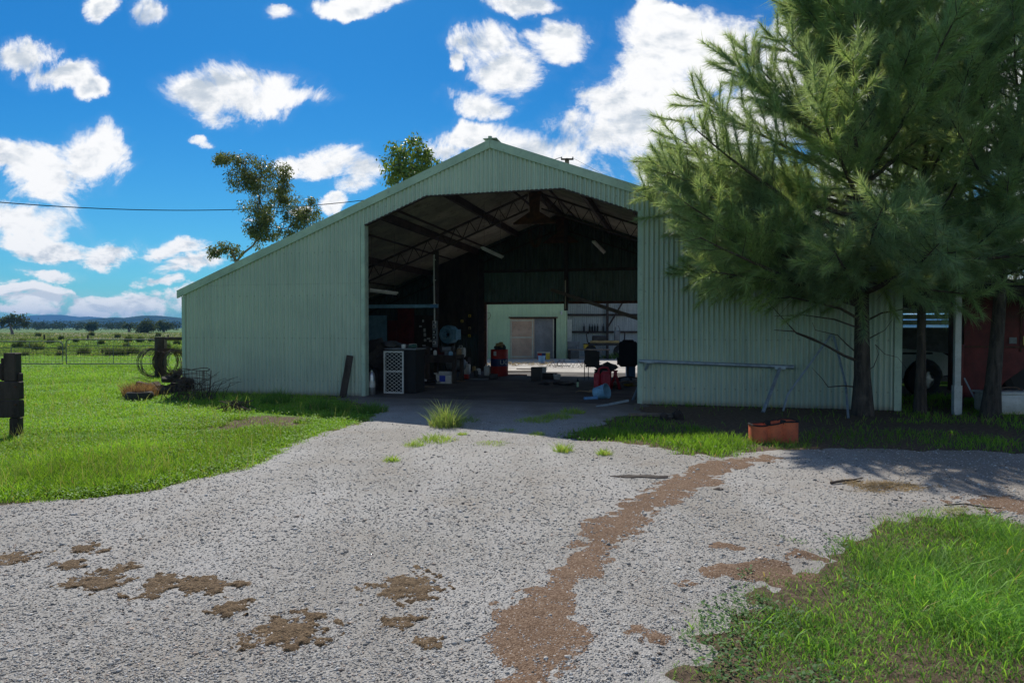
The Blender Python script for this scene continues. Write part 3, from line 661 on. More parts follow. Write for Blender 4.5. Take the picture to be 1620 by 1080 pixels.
# ---------------------------------------------------------------- hills, far trees
def hill_mat(name, c1, c2):
    m, nt, b = newmat(name); tc = nt.nodes.new('ShaderNodeTexCoord'); n = noise(nt, tc.outputs['Object'], .012, 8, .7)
    lk(nt, mixc(nt, sstep(nt, n.outputs[0], .4, .6), c1, c2), b.inputs['Base Color']); b.inputs['Roughness'].default_value = 1; b.inputs['Specular IOR Level'].default_value = 0
    return m
def ridge(name, D, prof, depth, mat, seed, rough):
    """prof: photo x -> photo y of the skyline"""
    xs = [p[0] for p in prof]; ys = [p[1] for p in prof]; V = []; nx = 520; ny = 14
    ang = np.linspace(-3600, 3900, nx)
    hh = np.interp(ang, xs, ys); hh = hh + rough * fbm(ang * .011, ang * 0, seed, 6)
    top = np.maximum((HOR - hh) / FPX * D + H0, 6)
    rows = []
    for j in range(ny):
        t = j / (ny - 1); s = math.sin(math.pi * t) ** .8; Y = D + (t - .5) * depth
        x = (ang - 810) / FPX * D * (1 + (t - .5) * .1)
        z = top * s * (1 + .12 * fbm(x * .004, np.full(nx, Y) * .004, seed + 3, 4) * (1 if j != ny // 2 else 0)) - 1.0 * (s < .05)
        rows.append(np.stack([x, np.full(nx, Y), z], -1))
    V = np.array(rows); i = np.arange(nx * ny).reshape(ny, nx)
    F = np.stack([i[:-1, :-1], i[:-1, 1:], i[1:, 1:], i[1:, :-1]], -1).reshape(-1, 4)
    return struct(soup(name, V.reshape(-1, 3), F, mat, None, None, 4, True))
ridge('far_hills', 4600, [(-3600, 506), (-200, 508), (0, 505), (30, 502), (60, 498.5), (95, 499), (130, 502), (150, 500.5), (165, 503), (300, 506), (900, 503), (2000, 505), (3900, 506)], 900, hill_mat('far_hill_scrub', (.012, .028, .026), (.03, .052, .04)), 5, 1.2)
ridge('near_hills', 2300, [(-3600, 512), (0, 514), (60, 511), (140, 508), (180, 503), (205, 504), (235, 498.5), (262, 499), (290, 503), (400, 508), (900, 510), (3900, 511)], 600, hill_mat('near_hill_scrub', (.010, .026, .016), (.045, .07, .035)), 8, 2.2)
# ================================================================ THE SHED
UA, ZA = W(776, 222); UL, ZL = W(283, 460); UR2, ZR2 = W(1020, 298)
SLL = (ZA - ZL) / (UA - UL); SLR = (ZA - ZR2) / (UR2 - UA)
def zr(u): return ZA - (SLL * (UA - u) if u < UA else SLR * (u - UA))
OPEN = [W(577, 356), W(674, 310), W(890, 298), W(1007, 335)]
UJL, UJR = W(578, 600)[0], W(1009, 600)[0]
DEP = 9.4
shed = thing('farm_shed', 'big pale green corrugated steel shed with a wide open gable front', 'shed', A0, RZ)
print('shed', UA, ZA, UL, ZL, LEN, SLL, SLR, UJL, UJR)
PIT, AMP = .100, .019
def corr(u0, u1, zb, zt, v, inward=1, pit=PIT, amp=AMP, off=0.0):
    """corrugated sheet standing on the plane v, ribs upright"""
    n = max(2, int((u1 - u0) / (pit / 10))); V = []; F = []
    for i in range(n + 1):
        u = u0 + (u1 - u0) * i / n; d = amp * math.tanh(1.9 * math.cos(2 * math.pi * u / pit)) - off
        V.append((u, v + d, zb(u))); V.append((u, v + d, max(zb(u) + .01, zt(u))))
    for i in range(n): F.append((2 * i, 2 * i + 2, 2 * i + 3, 2 * i + 1))
    return V, F
def sheetobj(name, V, F, mat, par=shed, smooth=True):
    o = mk(name, V, F, mat, par, smooth, fix=False); return o
def lintel(u):
    us = [p[0] for p in OPEN]; zs = [p[1] for p in OPEN]; return float(np.interp(u, us, zs))
SW_ = PIT * 8
ztop = lambda u: zr(u) - .13
k = 0; u = .0
while u < LEN - .02:
    u1 = min(u + SW_, LEN); segs = []
    for a, b_, z0 in ((u, min(u1, UJL), lambda q: .01), (max(u, UJL), min(u1, UJR), lintel), (max(u, UJR), u1, lambda q: .01)):
        if b_ - a > .02: segs.append((a, b_, z0))
    for a, b_, z0 in segs:
        V, F = corr(a, b_ + (.02 if b_ < LEN - .1 and abs(b_ - UJL) > .01 and abs(b_ - UJR) > .01 else 0), z0, ztop, 0, off=.0025 * (k % 2))
        sheetobj('wall_sheet', V, F, M_WALL)
    u = u1; k += 1
# side walls (seen from inside only)
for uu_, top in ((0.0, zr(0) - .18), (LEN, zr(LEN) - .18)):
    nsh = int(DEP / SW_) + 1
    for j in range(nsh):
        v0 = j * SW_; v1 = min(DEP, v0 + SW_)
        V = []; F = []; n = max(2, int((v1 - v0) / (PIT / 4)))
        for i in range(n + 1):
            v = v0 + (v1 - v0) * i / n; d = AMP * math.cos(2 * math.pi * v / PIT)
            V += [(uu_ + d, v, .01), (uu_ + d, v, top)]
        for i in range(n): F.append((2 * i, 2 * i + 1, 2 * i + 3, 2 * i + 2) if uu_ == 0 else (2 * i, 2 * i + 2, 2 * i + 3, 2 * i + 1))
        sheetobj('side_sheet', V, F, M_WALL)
# roof sheets, ribs running down the slope, seen from below
def roofsheet(v0, v1, ua, ub):
    V = []; F = []; n = max(2, int((v1 - v0) / (PIT / 4)))
    for i in range(n + 1):
        v = v0 + (v1 - v0) * i / n; d = AMP * math.cos(2 * math.pi * v / PIT)
        V += [(ua, v, zr(ua) - .03 + d), (ub, v, zr(ub) - .03 + d)]
    for i in range(n): F.append((2 * i, 2 * i + 1, 2 * i + 3, 2 * i + 2))
    return V, F
v = -.03
while v < DEP:
    v1 = min(v + SW_, DEP + .1)
    for ua, ub in ((UL, UA - .001), (UA + .001, LEN + .1)):
        V, F = roofsheet(v, v1, ua, ub); sheetobj('roof_sheet', V, F, M_GALVROOF)
    v = v1
# barge capping along the rakes
def barge(ua, ub):
    mb = MB(); dz = .012
    for (w0, w1, h0, h1) in ((-.055, -.040, -.175, dz), ):
        mb.prism([(ua, w0, zr(ua) + h0), (ub, w0, zr(ub) + h0), (ub, w0, zr(ub) + h1), (ua, w0, zr(ua) + h1)], (0, w1 - w0, 0))
    mb.prism([(ua, -.040, zr(ua) + dz - .012), (ub, -.040, zr(ub) + dz - .012), (ub, -.040, zr(ub) + dz), (ua, -.040, zr(ua) + dz)], (0, .2, 0))
    mb.prism([(ua, -.040, zr(ua) - .175), (ub, -.040, zr(ub) - .175), (ub, -.040, zr(ub) - .163), (ua, -.040, zr(ua) - .163)], (0, .028, 0))
    return part('barge_capping', mb, M_TRIM, shed)
barge(UL - .02, UA - .004); barge(UA + .004, LEN + .12)
mb = MB(); mb.bar((UA, -.06, ZA + .025), (UA, DEP + .1, ZA + .025), .30, .018); mb.box((UA, -.03, ZA + .05), (.07, .08, .05)); part('ridge_cap', mb, M_TRIM, shed)
mb = MB(); mb.box((UL + .03, DEP / 2, zr(UL) - .06), (.10, DEP + .1, .09)); part('gutter', mb, M_TRIM, shed)
# flashings
def flash(u, z1, w=.10, nm='corner_flashing', z0=.005):
    mb = MB(); mb.box((u, -.0185, (z0 + z1) / 2), (w, .012, z1 - z0)); return part(nm, mb, M_TRIM, shed)
flash(.04, zr(.0) - .18, .09); flash(LEN - .06, zr(LEN) - .2, .13)
for u_, z1, nm in ((UJL - .045, lintel(UJL) + .02, 'jamb_flashing'), (UJR + .045, lintel(UJR) + .02, 'jamb_flashing')):
    flash(u_, z1, .085, nm)
mb = MB(); mb.box((UJL + .004, .075, lintel(UJL) / 2), (.014, .17, lintel(UJL))); part('jamb_return', mb, M_TRIM, shed)
mb = MB(); mb.box((UJR - .004, .075, lintel(UJR) / 2), (.014, .17, lintel(UJR))); part('jamb_return', mb, M_TRIM, shed)
for a, b_ in zip(OPEN[:-1], OPEN[1:]):
    mb = MB(); mb.prism([(a[0], -.016, a[1] - .018), (b_[0], -.016, b_[1] - .018), (b_[0], -.016, b_[1] + .012), (a[0], -.016, a[1] + .012)], (0, .05, 0)); part('lintel_edge', mb, M_STEEL, shed)
    mb = MB(); mb.prism([(a[0], .06, a[1]), (b_[0], .06, b_[1]), (b_[0], .06, b_[1] + .14), (a[0], .06, a[1] + .14)], (0, .08, 0)); part('lintel_beam', mb, M_STEEL, shed)
# framing 
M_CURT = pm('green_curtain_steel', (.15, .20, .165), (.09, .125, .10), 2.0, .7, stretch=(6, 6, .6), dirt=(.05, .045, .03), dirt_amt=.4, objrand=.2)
def post(u, v, z0, z1, w=.14, nm='post', mat=M_STEEL):
    mb = MB()
    mb.box((u, v - w / 2 + .006, (z0 + z1) / 2), (w, .012, z1 - z0)); mb.box((u, v + w / 2 - .006, (z0 + z1) / 2), (w, .012, z1 - z0)); mb.box((u, v, (z0 + z1) / 2), (.012, w - .026, z1 - z0))
    return part(nm, mb, mat, shed)
post(UJL - .08, .13, .03, zr(UJL) - .35); post(UJR + .08, .13, .03, zr(UJR) - .35)
VM = 4.75
def lattice(v, ua, ub, dep, npan, nm='lattice_rafter', top=.20):
    mb = MB(); f = lambda u, d: Vector((u, v, zr(u) - top - d))
    mb.bar(f(ua, 0), f(ub, 0), .075, .05); mb.bar(f(ua, dep), f(ub, dep), .065, .045); o1 = part('rafter_chords', mb, M_STEEL, shed)
    mb = MB(); pts = []
    for i in range(npan * 2 + 1):
        u_ = ua + (ub - ua) * i / (npan * 2); pts.append(f(u_, 0 if i % 2 == 0 else dep))
    for p, q in zip(pts[:-1], pts[1:]): mb.bar(p, q, .022, .022)
    part('rafter_webbing', mb, M_STEEL, shed)
for v_ in (VM, DEP - .12):
    lattice(v_, .25, UA - .2, .42, 17); lattice(v_, UA + .2, LEN - .25, .42, 17)
    ym = v_
    mb = MB(); zc = ZA - .22
    mb.prism([(UA - .17, v_ - .05, zc), (UA + .17, v_ - .05, zc), (UA + .13, v_ - .05, zc - .55), (UA + .62, v_ - .05, zc - .86), (UA + .62, v_ - .05, zc - .90), (UA - .62, v_ - .05, zc - .90), (UA - .62, v_ - .05, zc - .86), (UA - .13, v_ - .05, zc - .55)], (0, .1, 0))
    part('ridge_gusset', mb, M_RUST, shed)
# longitudinal beams under the roof
def beam(x0, y0, x1, y1, w=.09, h=.20, nm='roof_beam', mat=M_STEEL):
    """u taken from where the beam meets the back of the shed"""
    u1, _ = W(x1, y1, DEP)
    mb = MB(); mb.box((u1, DEP / 2, zr(u1) - .06 - h / 2), (w, DEP - .3, h)); return part(nm, mb, mat, shed)
beam(708, 310, 820, 378); beam(604, 347, 758, 408); beam(927, 315, 966, 368); beam(560, 400, 682, 433)
mb = MB(); mb.box((UA, DEP / 2, ZA - .16), (.16, DEP - .3, .16)); part('ridge_beam', mb, M_STEEL, shed)
pu = []
for s, e, nn in ((.5, UA - .5, 7), (UA + .5, LEN - .5, 7)):
    for i in range(nn):
        u_ = s + (e - s) * i / (nn - 1); mb = MB(); mb.box((u_, DEP / 2, zr(u_) - .068), (.05, DEP - .2, .045)); part('purlin', mb, M_STEEL, shed)
# back wall: full height either side, a high curtain over the wide rear doorway
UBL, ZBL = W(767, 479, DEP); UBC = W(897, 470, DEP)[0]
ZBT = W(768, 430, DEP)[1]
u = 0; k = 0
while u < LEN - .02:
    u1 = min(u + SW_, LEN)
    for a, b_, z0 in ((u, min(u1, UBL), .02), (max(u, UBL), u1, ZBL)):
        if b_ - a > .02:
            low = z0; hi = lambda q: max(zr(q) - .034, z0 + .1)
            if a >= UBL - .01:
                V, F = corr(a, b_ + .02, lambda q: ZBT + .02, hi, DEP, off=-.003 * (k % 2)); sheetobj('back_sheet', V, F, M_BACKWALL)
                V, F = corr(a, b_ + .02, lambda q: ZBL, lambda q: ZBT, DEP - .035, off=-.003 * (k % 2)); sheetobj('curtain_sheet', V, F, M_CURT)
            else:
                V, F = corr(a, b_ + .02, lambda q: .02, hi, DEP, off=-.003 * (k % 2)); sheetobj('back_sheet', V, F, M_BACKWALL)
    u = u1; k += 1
mb = MB(); mb.box(((UBL + LEN) / 2, DEP - .10, ZBT), (LEN - UBL, .06, .10)); part('girt', mb, M_STEEL, shed)
mb = MB(); mb.box(((UBL + LEN) / 2, DEP - .10, ZBL - .02), (LEN - UBL, .08, .09)); part('rear_lintel', mb, M_RUST, shed)
post(UBL - .08, DEP - .2, .02, zr(UBL) - .5, .16); UC = W(897, 400, DEP)[0]; post(UC, DEP - .2, ZBL - .3, zr(UC) - .3, .13); post(LEN - .2, DEP - .2, .02, zr(LEN) - .4)
mb = MB(); mb.box((UC - .01, DEP - .285, ZBL + .25), (.035, .03, 1.0)); part('pale_strip', mb, M_CREAM, shed)
post(.15, DEP - .2, .02, zr(0) - .4); post(.15, VM, .02, zr(0) - .4); post(LEN - .15, VM, .02, zr(LEN) - .4)
# inner post of the left aisle and its conduit
UM, ZM = W(690, 381, VM); post(UM, VM, .02, zr(UM) - .62, .12)
mb = MB(); mb.tube([(UM - .02, VM - .10, 1.05), (UM - .02, VM - .10, 2.2), (UM - .035, VM - .10, 3.0), (UM - .03, VM - .10, zr(UM) - .75)], .022, 8)
for z in (1.6, 2.3, 3.0, 3.6): mb.box((UM - .02, VM - .10, z), (.075, .04, .03))
part('conduit', mb, M_WHITE, shed, True)
# dark lining board beside the rear doorway
u0 = W(693, 500, DEP - .3)[0]; mb = MB(); zt_ = W(740, 395, DEP - .3)[1]
mb.box(((u0 + UBL - .18) / 2, DEP - .31, (zt_ + 1.35) / 2), (UBL - .18 - u0, .02, zt_ - 1.35)); part('lining_board', mb, M_DTIMBER, shed)
# rear doorway jamb
mb = MB(); mb.box((UBL + .03, DEP - .05, ZBL / 2), (.10, .12, ZBL - .05)); part('rear_jamb', mb, M_RUST, shed)

# slab and yard
def slab(name, pts, z, mat):
    mb = MB(); v = [SW(*p) for p in pts]; mb.prism([(p.x, p.y, z - .06) for p in v], (0, 0, .06)); return struct(part(name, mb, mat))
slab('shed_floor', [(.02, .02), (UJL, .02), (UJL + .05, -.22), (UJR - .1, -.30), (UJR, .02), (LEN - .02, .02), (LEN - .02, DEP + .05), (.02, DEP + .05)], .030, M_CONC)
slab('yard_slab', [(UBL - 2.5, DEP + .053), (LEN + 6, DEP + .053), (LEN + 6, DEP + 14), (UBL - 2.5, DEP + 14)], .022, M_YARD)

# fluorescent battens hung from the roof
def batten(x0, y0, x1, y1, v, topz, lab):
    (a, za), (b_, zb) = W(x0, y0, v), W(x1, y1, v)
    c = Vector(((a + b_) / 2, v, (za + zb) / 2)); L = math.hypot(b_ - a, zb - za) / 1.0
    t = thing('hanging_light', lab, 'light fitting', SW(c.x, c.y, c.z), RZ)
    d = Vector((b_ - a, .9, zb - za)); d = d.normalized() * .48
    mb = MB(); mb.bar(-d, d, .10, .045); part('lamp_housing', mb, M_WHITE, t)
    mb = MB(); off = Vector((0, 0, -.045)); mb.tube([-d * .95 + off, d * .95 + off], .019, 8); part('tube_lamp', mb, M_WHITE, t, True)
    mb = MB()
    for s in (-.8, .8): p = d * s; mb.tube([p, p + Vector((0, 0, zr(c.x + p.x) - .1 - c.z - p.z))], .006, 5)
    part('hanging_wire', mb, M_WIRE, t)
batten(769, 394, 789, 404, 4.2, 0, 'white batten light hanging below the roof, left of the ridge')
batten(942, 385, 953, 396, 5.6, 0, 'short white batten light hanging at the right of the roof')
batten(594, 459, 619, 462, 2.6, 0, 'white batten light hanging low in the left corner of the shed')
# pale beam across the left aisle
(a, za), (b_, zb) = W(579, 486, VM - .25), W(693, 484, VM - .25)
t = thing('crossbeam', 'long pale blue steel beam across the left aisle at head height', 'beam', SW((a + b_) / 2, VM - .25, za), RZ)
hl = (b_ - a) / 2; mb = MB(); mb.box((-.25, 0, .02), (2 * hl + .5, .05, .09)); mb.box((-.25, 0, .068), (2 * hl + .5, .12, .012)); part('beam_web', mb, M_LBLUE, t)
mb = MB(); mb.box((hl - .11, -.045, .02), (.22, .03, .10)); part('end_bracket', mb, M_BLUE, t)
# chain loop at the ridge
t = thing('chain_hoist', 'rusty chain loop hanging from the ridge gusset', 'chain', SW(UA, VM, ZA - 1.15), RZ)
for s in (0, 1):
    mb = MB(); n = 26
    for i in range(n):
        q = i / (n - 1); a_ = math.pi * q; x = -.16 * math.cos(a_) + .05 * s; z = -.62 * math.sin(a_) ** .7 if 0 < q < 1 else 0
        mb.lathe([(.020, -.012), (.028, 0), (.020, .012), (.012, 0), (.020, -.012)], (x, -.06 + .05 * s, z), 6, Matrix.Rotation(i * 1.57, 4, 'Z') @ Matrix.Rotation(1.57, 4, 'X'))
    part('chain', mb, M_RUST, t)
# leaning timber high in the right opening
a = W(872, 458, DEP - .6); b_ = W(1040, 514, DEP - 2.6); pa = SW(a[0], DEP - .6, a[1]); pb_ = SW(b_[0], DEP - 2.6, b_[1])
mb = MB(); mb.bar(Vector((0, 0, 0)), pb_ - pa, .06, .11); solo('hanging_plank', mb, M_TIMBER, pa, 'long timber beam slanting down across the rear doorway', 'timber beam')
t = None

# ---------------------------------------------------------------- farm buildings behind
YB = G(770, 568).y; rz2 = 0.0
def flatwall(name, x0, x1, z0, z1, y, mat, par, holes=None, pit=.19, amp=.012, hb=None, rib=1):
    V = []; F = []; n = int((x1 - x0) / (pit / 4)) or 1
    for i in range(n + 1):
        x = x0 + (x1 - x0) * i / n; ph = (x / pit) % 1; d = -amp if ph < .22 else 0
        V += [(x, y + d, z0), (x, y + d, z1)]
    for i in range(n): F.append((2 * i, 2 * i + 2, 2 * i + 3, 2 * i + 1))
    return mk(name, V, F, mat, par, False, fix=False)
M_GREEN2 = pm('sunny_green_steel', (.46, .60, .36), (.40, .53, .32), 1.2, .55, dirt=(.25, .27, .2), dirt_amt=.25, objrand=.05)
M_GREYW = pm('zinc_wall', (.42, .45, .45), (.30, .33, .33), 2.2, .6, stretch=(8, 8, .4), dirt=(.14, .12, .10), dirt_amt=.4, objrand=.1)
x0 = P(768, 540, YB).x; x1 = P(897, 540, YB).x
org = Vector((x0, YB, 0)); gs = thing('workshop_building', 'pale green metal building with a two-leaf sliding door, seen through the shed', 'building', org)
Wd = x1 - x0; Hh = 4.2; dx0 = P(807, 540, YB).x - x0; dx1 = P(880, 540, YB).x - x0; dzt = HT(503, YB)
for a, b_, z0 in ((-3.0, 0, .02), (0, dx0, .02), (dx0, dx1, dzt), (dx1, Wd, .02)): flatwall('front_wall', a, b_, z0, Hh, 0, M_GREEN2, gs)
mb = MB(); mb.box((Wd - .001, 2.5, Hh / 2), (.04, 5, Hh)); mb.box((-3.02, 2.5, Hh / 2), (.04, 5, Hh)); mb.box(((Wd - 3) / 2, 5, Hh / 2), (Wd + 3, .04, Hh)); part('wall', mb, M_GREEN2, gs)
mb = MB(); mb.box(((Wd - 3) / 2, 2.5, Hh + .06), (Wd + 3.3, 5.4, .1), rx=-.05); part('roof', mb, M_GALVROOF, gs)
mid = (dx0 + dx1) / 2 + .02
mb = MB(); mb.box((dx0 + (mid - dx0) / 2, .06, dzt / 2), (mid - dx0 + .05, .03, dzt - .06)); d1 = part('sliding_door', mb, pm('faded_plywood', (.60, .40, .27), (.48, .30, .20), 1.6, .8, dirt=(.24, .2, .15), dirt_amt=.6), gs, label='faded brown plywood door leaf')
mb = MB(); mb.box((mid + (dx1 - .1 - mid) / 2, .11, dzt / 2), (dx1 - .1 - mid, .03, dzt - .06)); d2 = part('sliding_door', mb, pm('grey_sheet_door', (.27, .26, .25), (.19, .185, .18), 1.4, .75, dirt=(.12, .11, .1), dirt_amt=.5), gs, label='grey weathered door leaf')
mb = MB()
for z in (.12, 1.1, dzt - .12): mb.box((dx0 + (mid - dx0) / 2, .04, z), (mid - dx0, .012, .07))
for x in (dx0 + .05, mid - .05): mb.box((x, .035, dzt / 2), (.07, .012, dzt - .1))
part('door_frame', mb, M_CREAM, gs)
mb = MB()
for x in (mid + .02, dx1 - .14): mb.box((x, .087, dzt / 2), (.05, .012, dzt - .1))
part('door_frame', mb, M_CREAM, gs)
mb = MB(); mb.box(((dx0 + dx1) / 2, -.04, dzt + .03), (dx1 - dx0 + .15, .05, .06)); part('door_track', mb, M_RUST, gs)
mb = MB(); px = P(888, 495, YB).x - x0; mb.box((px, -.06, HT(495, YB)), (.09, .1, .17), bev=.015); mb.box((px, -.13, HT(497, YB)), (.06, .05, .06)); part('wall_lamp', mb, M_WHITE, gs)
mb = MB(); mb.box((.06, -.03, Hh / 2 - .3), (.13, .03, Hh - .8)); part('corner_board', mb, M_CREAM, gs)
mb = MB(); mb.tube([(.1, -.06, 2.35), (.22, -.07, 2.35), (.26, -.07, 2.2), (.2, -.07, 2.05), (.1, -.06, 2.0)], .012, 6); part('conduit_bend', mb, M_RUST, gs)
mb = MB(); mb.box(((dx0 + dx1) / 2, .4, dzt / 2), (dx1 - dx0 + .2, .02, dzt)); part('dark_interior', mb, M_BLACK, gs)
# open grey bay to its right
YC = YB + 3.2; bx0 = x1 + .02; bx1 = bx0 + 9.5
bay = thing('machinery_bay', 'open grey zinc bay with steel rails and bottles behind the shed', 'building', (bx0, YC, 0))
for i in range(12): flatwall('back_sheet', i * .8, i * .8 + .82, .02, 4.3, .004 * (i % 2), M_GREYW, bay, pit=.11, amp=.015)
ZG1, ZG2 = HT(498, YC), HT(525, YC)
for z in (ZG1, ZG2): 
    mb = MB(); mb.box((4.8, -.08, z), (9.6, .08, .11)); part('girt', mb, M_STEEL, bay)
for x in (P(960, 540, YC).x - bx0, 6.6, 9.4):
    mb = MB(); mb.box((x, -.20, 2.1), (.13, .13, 4.2)); part('post', mb, M_STEEL, bay)
xp = P(960, 540, YC).x - bx0
mb = MB(); mb.bar((xp, -.3, ZG2 + .25), (xp + .95, -.3, 3.2), .07, .09); part('knee_brace', mb, M_STEEL, bay)
mb = MB(); mb.box((4.8, -.55, 4.35), (9.7, 1.2, .05), rx=.1); part('roof', mb, M_GALVROOF, bay)  # unseen roof, kept shallow so light still reaches the bay wall
# bottles standing on the lower rail
def bottle_mb(h, r): 
    return MB().lathe([(0, 0), (r, 0), (r, h * .55), (r * .8, h * .64), (r * .32, h * .74), (r * .32, h), (0, h)], (0, 0, 0), 10)
for i, (x, h) in enumerate(((924, .5), (933, .48), (937, .46), (941, .5), (945.5, .5), (954.5, .5))):
    p = P(x, 525, YC - .14); solo('dark_bottle', bottle_mb(h * .8, .045), M_BLACK, (p.x, YC - .125, ZG2 + .056), 'dark bottle on the grey bay rail, %s' % ['set apart at the left end', 'second of six from the left', 'third of six from the left', 'fourth of six from the left', 'fifth of six from the left', 'set apart at the right end'][i], 'bottle', 'bottles on the rail of the grey bay', True)
# ================================================================ TREES
def unit(v): return v / np.maximum(np.linalg.norm(v, axis=-1, keepdims=True), 1e-9)
def casuarina(label, base, top, h, r0, seed, nl, prof, lowest, needles=16, nscale=1.0, group='casuarina trees beside the shed', fork=None, bias=None, dark=1.0):
    """trunk from base to top (relative), limbs rising all round it, bundles of fine needles"""
    rng = np.random.default_rng(seed); rnd = random.Random(seed)
    t = thing('casuarina_tree', label, 'tree', base, 0, group)
    top = Vector(top); n = 14; tp = []
    for i in range(n + 1):
        q = i / n; tp.append(Vector((top.x * q ** 1.1 + .06 * math.sin(q * 7 + seed), top.y * q + .05 * math.cos(q * 5 + seed), h * q)))
    rad = [max(.012, r0 * (1 - .93 * (i / n) ** .85)) for i in range(n + 1)]; rad[0] *= 1.35; tp[0] = tp[0] - Vector((0, 0, .1))
    mb = MB(); mb.tube(tp, rad, 12); part('trunk', mb, M_BARK, t, True)
    def trunk_at(z):
        q = max(0, min(.999, z / h)) * n; i = int(q); return tp[i].lerp(tp[i + 1], q - i), rad[i] * (1 - (q - i)) + rad[i + 1] * (q - i)
    br = MB(); PB, PD, PS = [], [], []; nd_ = int(nl * .25)
    for k in range(-nd_, nl):
        q = (k + .5) / nl if k >= 0 else .02; z = lowest + (h * .97 - lowest) * q ** .92 if k >= 0 else lowest + .2 + rnd.random() * 1.3
        p0, tr = trunk_at(z); az = k * 2.39996 + rnd.uniform(-.35, .35)
        if bias and rnd.random() < bias[1]: az = bias[0] + rnd.gauss(0, .7)
        L = prof(z / h) * rnd.uniform(.72, 1.12)
        el = .16 + .82 * q ** .8 + rnd.uniform(-.2, .2)
        if bias and 0 <= k < nl * .24 and k % 3 == 0: az = bias[0] + rnd.uniform(-.4, .5); L = rnd.uniform(3.8, 4.4); el = rnd.uniform(.12, .34)
        if k < 0: el = rnd.uniform(-.16, .14); L = prof(.3) * rnd.uniform(.5, .92)
        d = Vector((math.cos(az) * math.cos(el), math.sin(az) * math.cos(el), math.sin(el)))
        pts = [p0]; p = p0.copy(); m = 9; dd = d.copy(); wob = Vector((rnd.uniform(-.3, .3), rnd.uniform(-.3, .3), 0))
        for j in range(m):
            dd = (dd + Vector((0, 0, .055 if q > .3 else (.03 if k >= 0 else .006))) + wob * .05 + Vector((rnd.gauss(0, .04), rnd.gauss(0, .04), rnd.gauss(0, .03)))).normalized(); p = p + dd * (L / m); pts.append(p.copy())
        lr = max(.010, min(tr * .55, .010 + .014 * L)); br.tube(pts, [lr * (1 - .85 * j / m) for j in range(m + 1)], 5, False)
        nsub = int(7 + L * 7.0)
        for s in range(nsub):
            f = .18 + .82 * (s + rnd.random()) / nsub; jj = f * m; j = min(m - 1, int(jj)); b0 = pts[j].lerp(pts[j + 1], jj - j)
            ax = (pts[j + 1] - pts[j]).normalized(); side = ax.orthogonal().normalized(); side.rotate(Matrix.Rotation(rnd.uniform(0, 6.28), 3, ax))
            sd = (ax * rnd.uniform(.5, 1.1) + side * rnd.uniform(.5, 1.0) + Vector((0, 0, .18 if k >= 0 else -.12))).normalized()
            sl_ = (.30 + .28 * L * (1 - f * .75)) * rnd.uniform(.7, 1.2); m2 = 4; sp = [b0]; q2 = b0.copy(); e = sd.copy()
            for _ in range(m2):
                e = (e + Vector((rnd.gauss(0, .08), rnd.gauss(0, .08), .05))).normalized(); q2 = q2 + e * (sl_ / m2); sp.append(q2.copy())
            br.tube(sp, [.0065, .0055, .0045, .0035, .002], 3, False)
            npl = int((3 + sl_ * 12) * (rnd.random() < .86))
            for c in range(npl):
                g = (c + .6) / npl * m2; gi = min(m2 - 1, int(g)); PB.append(sp[gi].lerp(sp[gi + 1], g - gi)); PD.append((sp[gi + 1] - sp[gi]).normalized()); PS.append(rnd.uniform(.8, 1.2))
    part('branches', br, M_TWIG, t, True, fix=False)
    PB = np.array(PB); PD = np.array(PD); PS = np.array(PS); N = len(PB)
    B = np.repeat(PB, needles, 0); D = np.repeat(PD, needles, 0); Sz = np.repeat(PS, needles)
    M = len(B); rv = unit(rng.normal(size=(M, 3))); D1 = unit(D * 1.0 + rv * rng.uniform(.3, 1.25, (M, 1)) + np.array([0, 0, .05]))
    B = B + D * rng.uniform(-.05, .05, (M, 1)); ln = (rng.uniform(.12, .28, M) * Sz * nscale)[:, None]
    w = unit(np.cross(D1, rng.normal(size=(M, 3)))) * (.0042 * nscale)
    drp = np.array([0, 0, -1.0]) * ln * .12
    V = np.stack([B - w, B + w, B + D1 * ln + drp], 1)
    F = np.arange(M * 3).reshape(-1, 3)
    hue = vn(B[:, 0] * 1.4 + seed, B[:, 2] * 1.4 + B[:, 1], 5 + seed)[:, None]; r = rng.random((M, 1))
    c = np.array([.25, .35, .22]) * (1 - hue) + np.array([.35, .47, .19]) * hue; c = c * (.75 + .5 * r) * dark
    c = np.where(rng.random((M, 1)) < .04, np.array([.20, .17, .08]), c)
    soup('crown', V.reshape(-1, 3), F, M_NEEDLE, t, np.repeat(c, 3, 0))
    print('casuarina', N, M); return t
def pf(a):
    xs = [p[0] for p in a]; ys = [p[1] for p in a]; return lambda q: float(np.interp(q, xs, ys))
b1 = G(1362, 656)
main = casuarina('largest casuarina, dark straight trunk in front of the right wall, crown spreading over the shed', b1, (.35, .2), 9.8, .155, 3, 96,
    pf([(0, 1.6), (.2, 3.2), (.27, 3.9), (.40, 3.4), (.55, 2.7), (.75, 2.2), (.9, 1.7), (1, .7)]), 1.95, 24, bias=(math.pi * 1.0, .34))
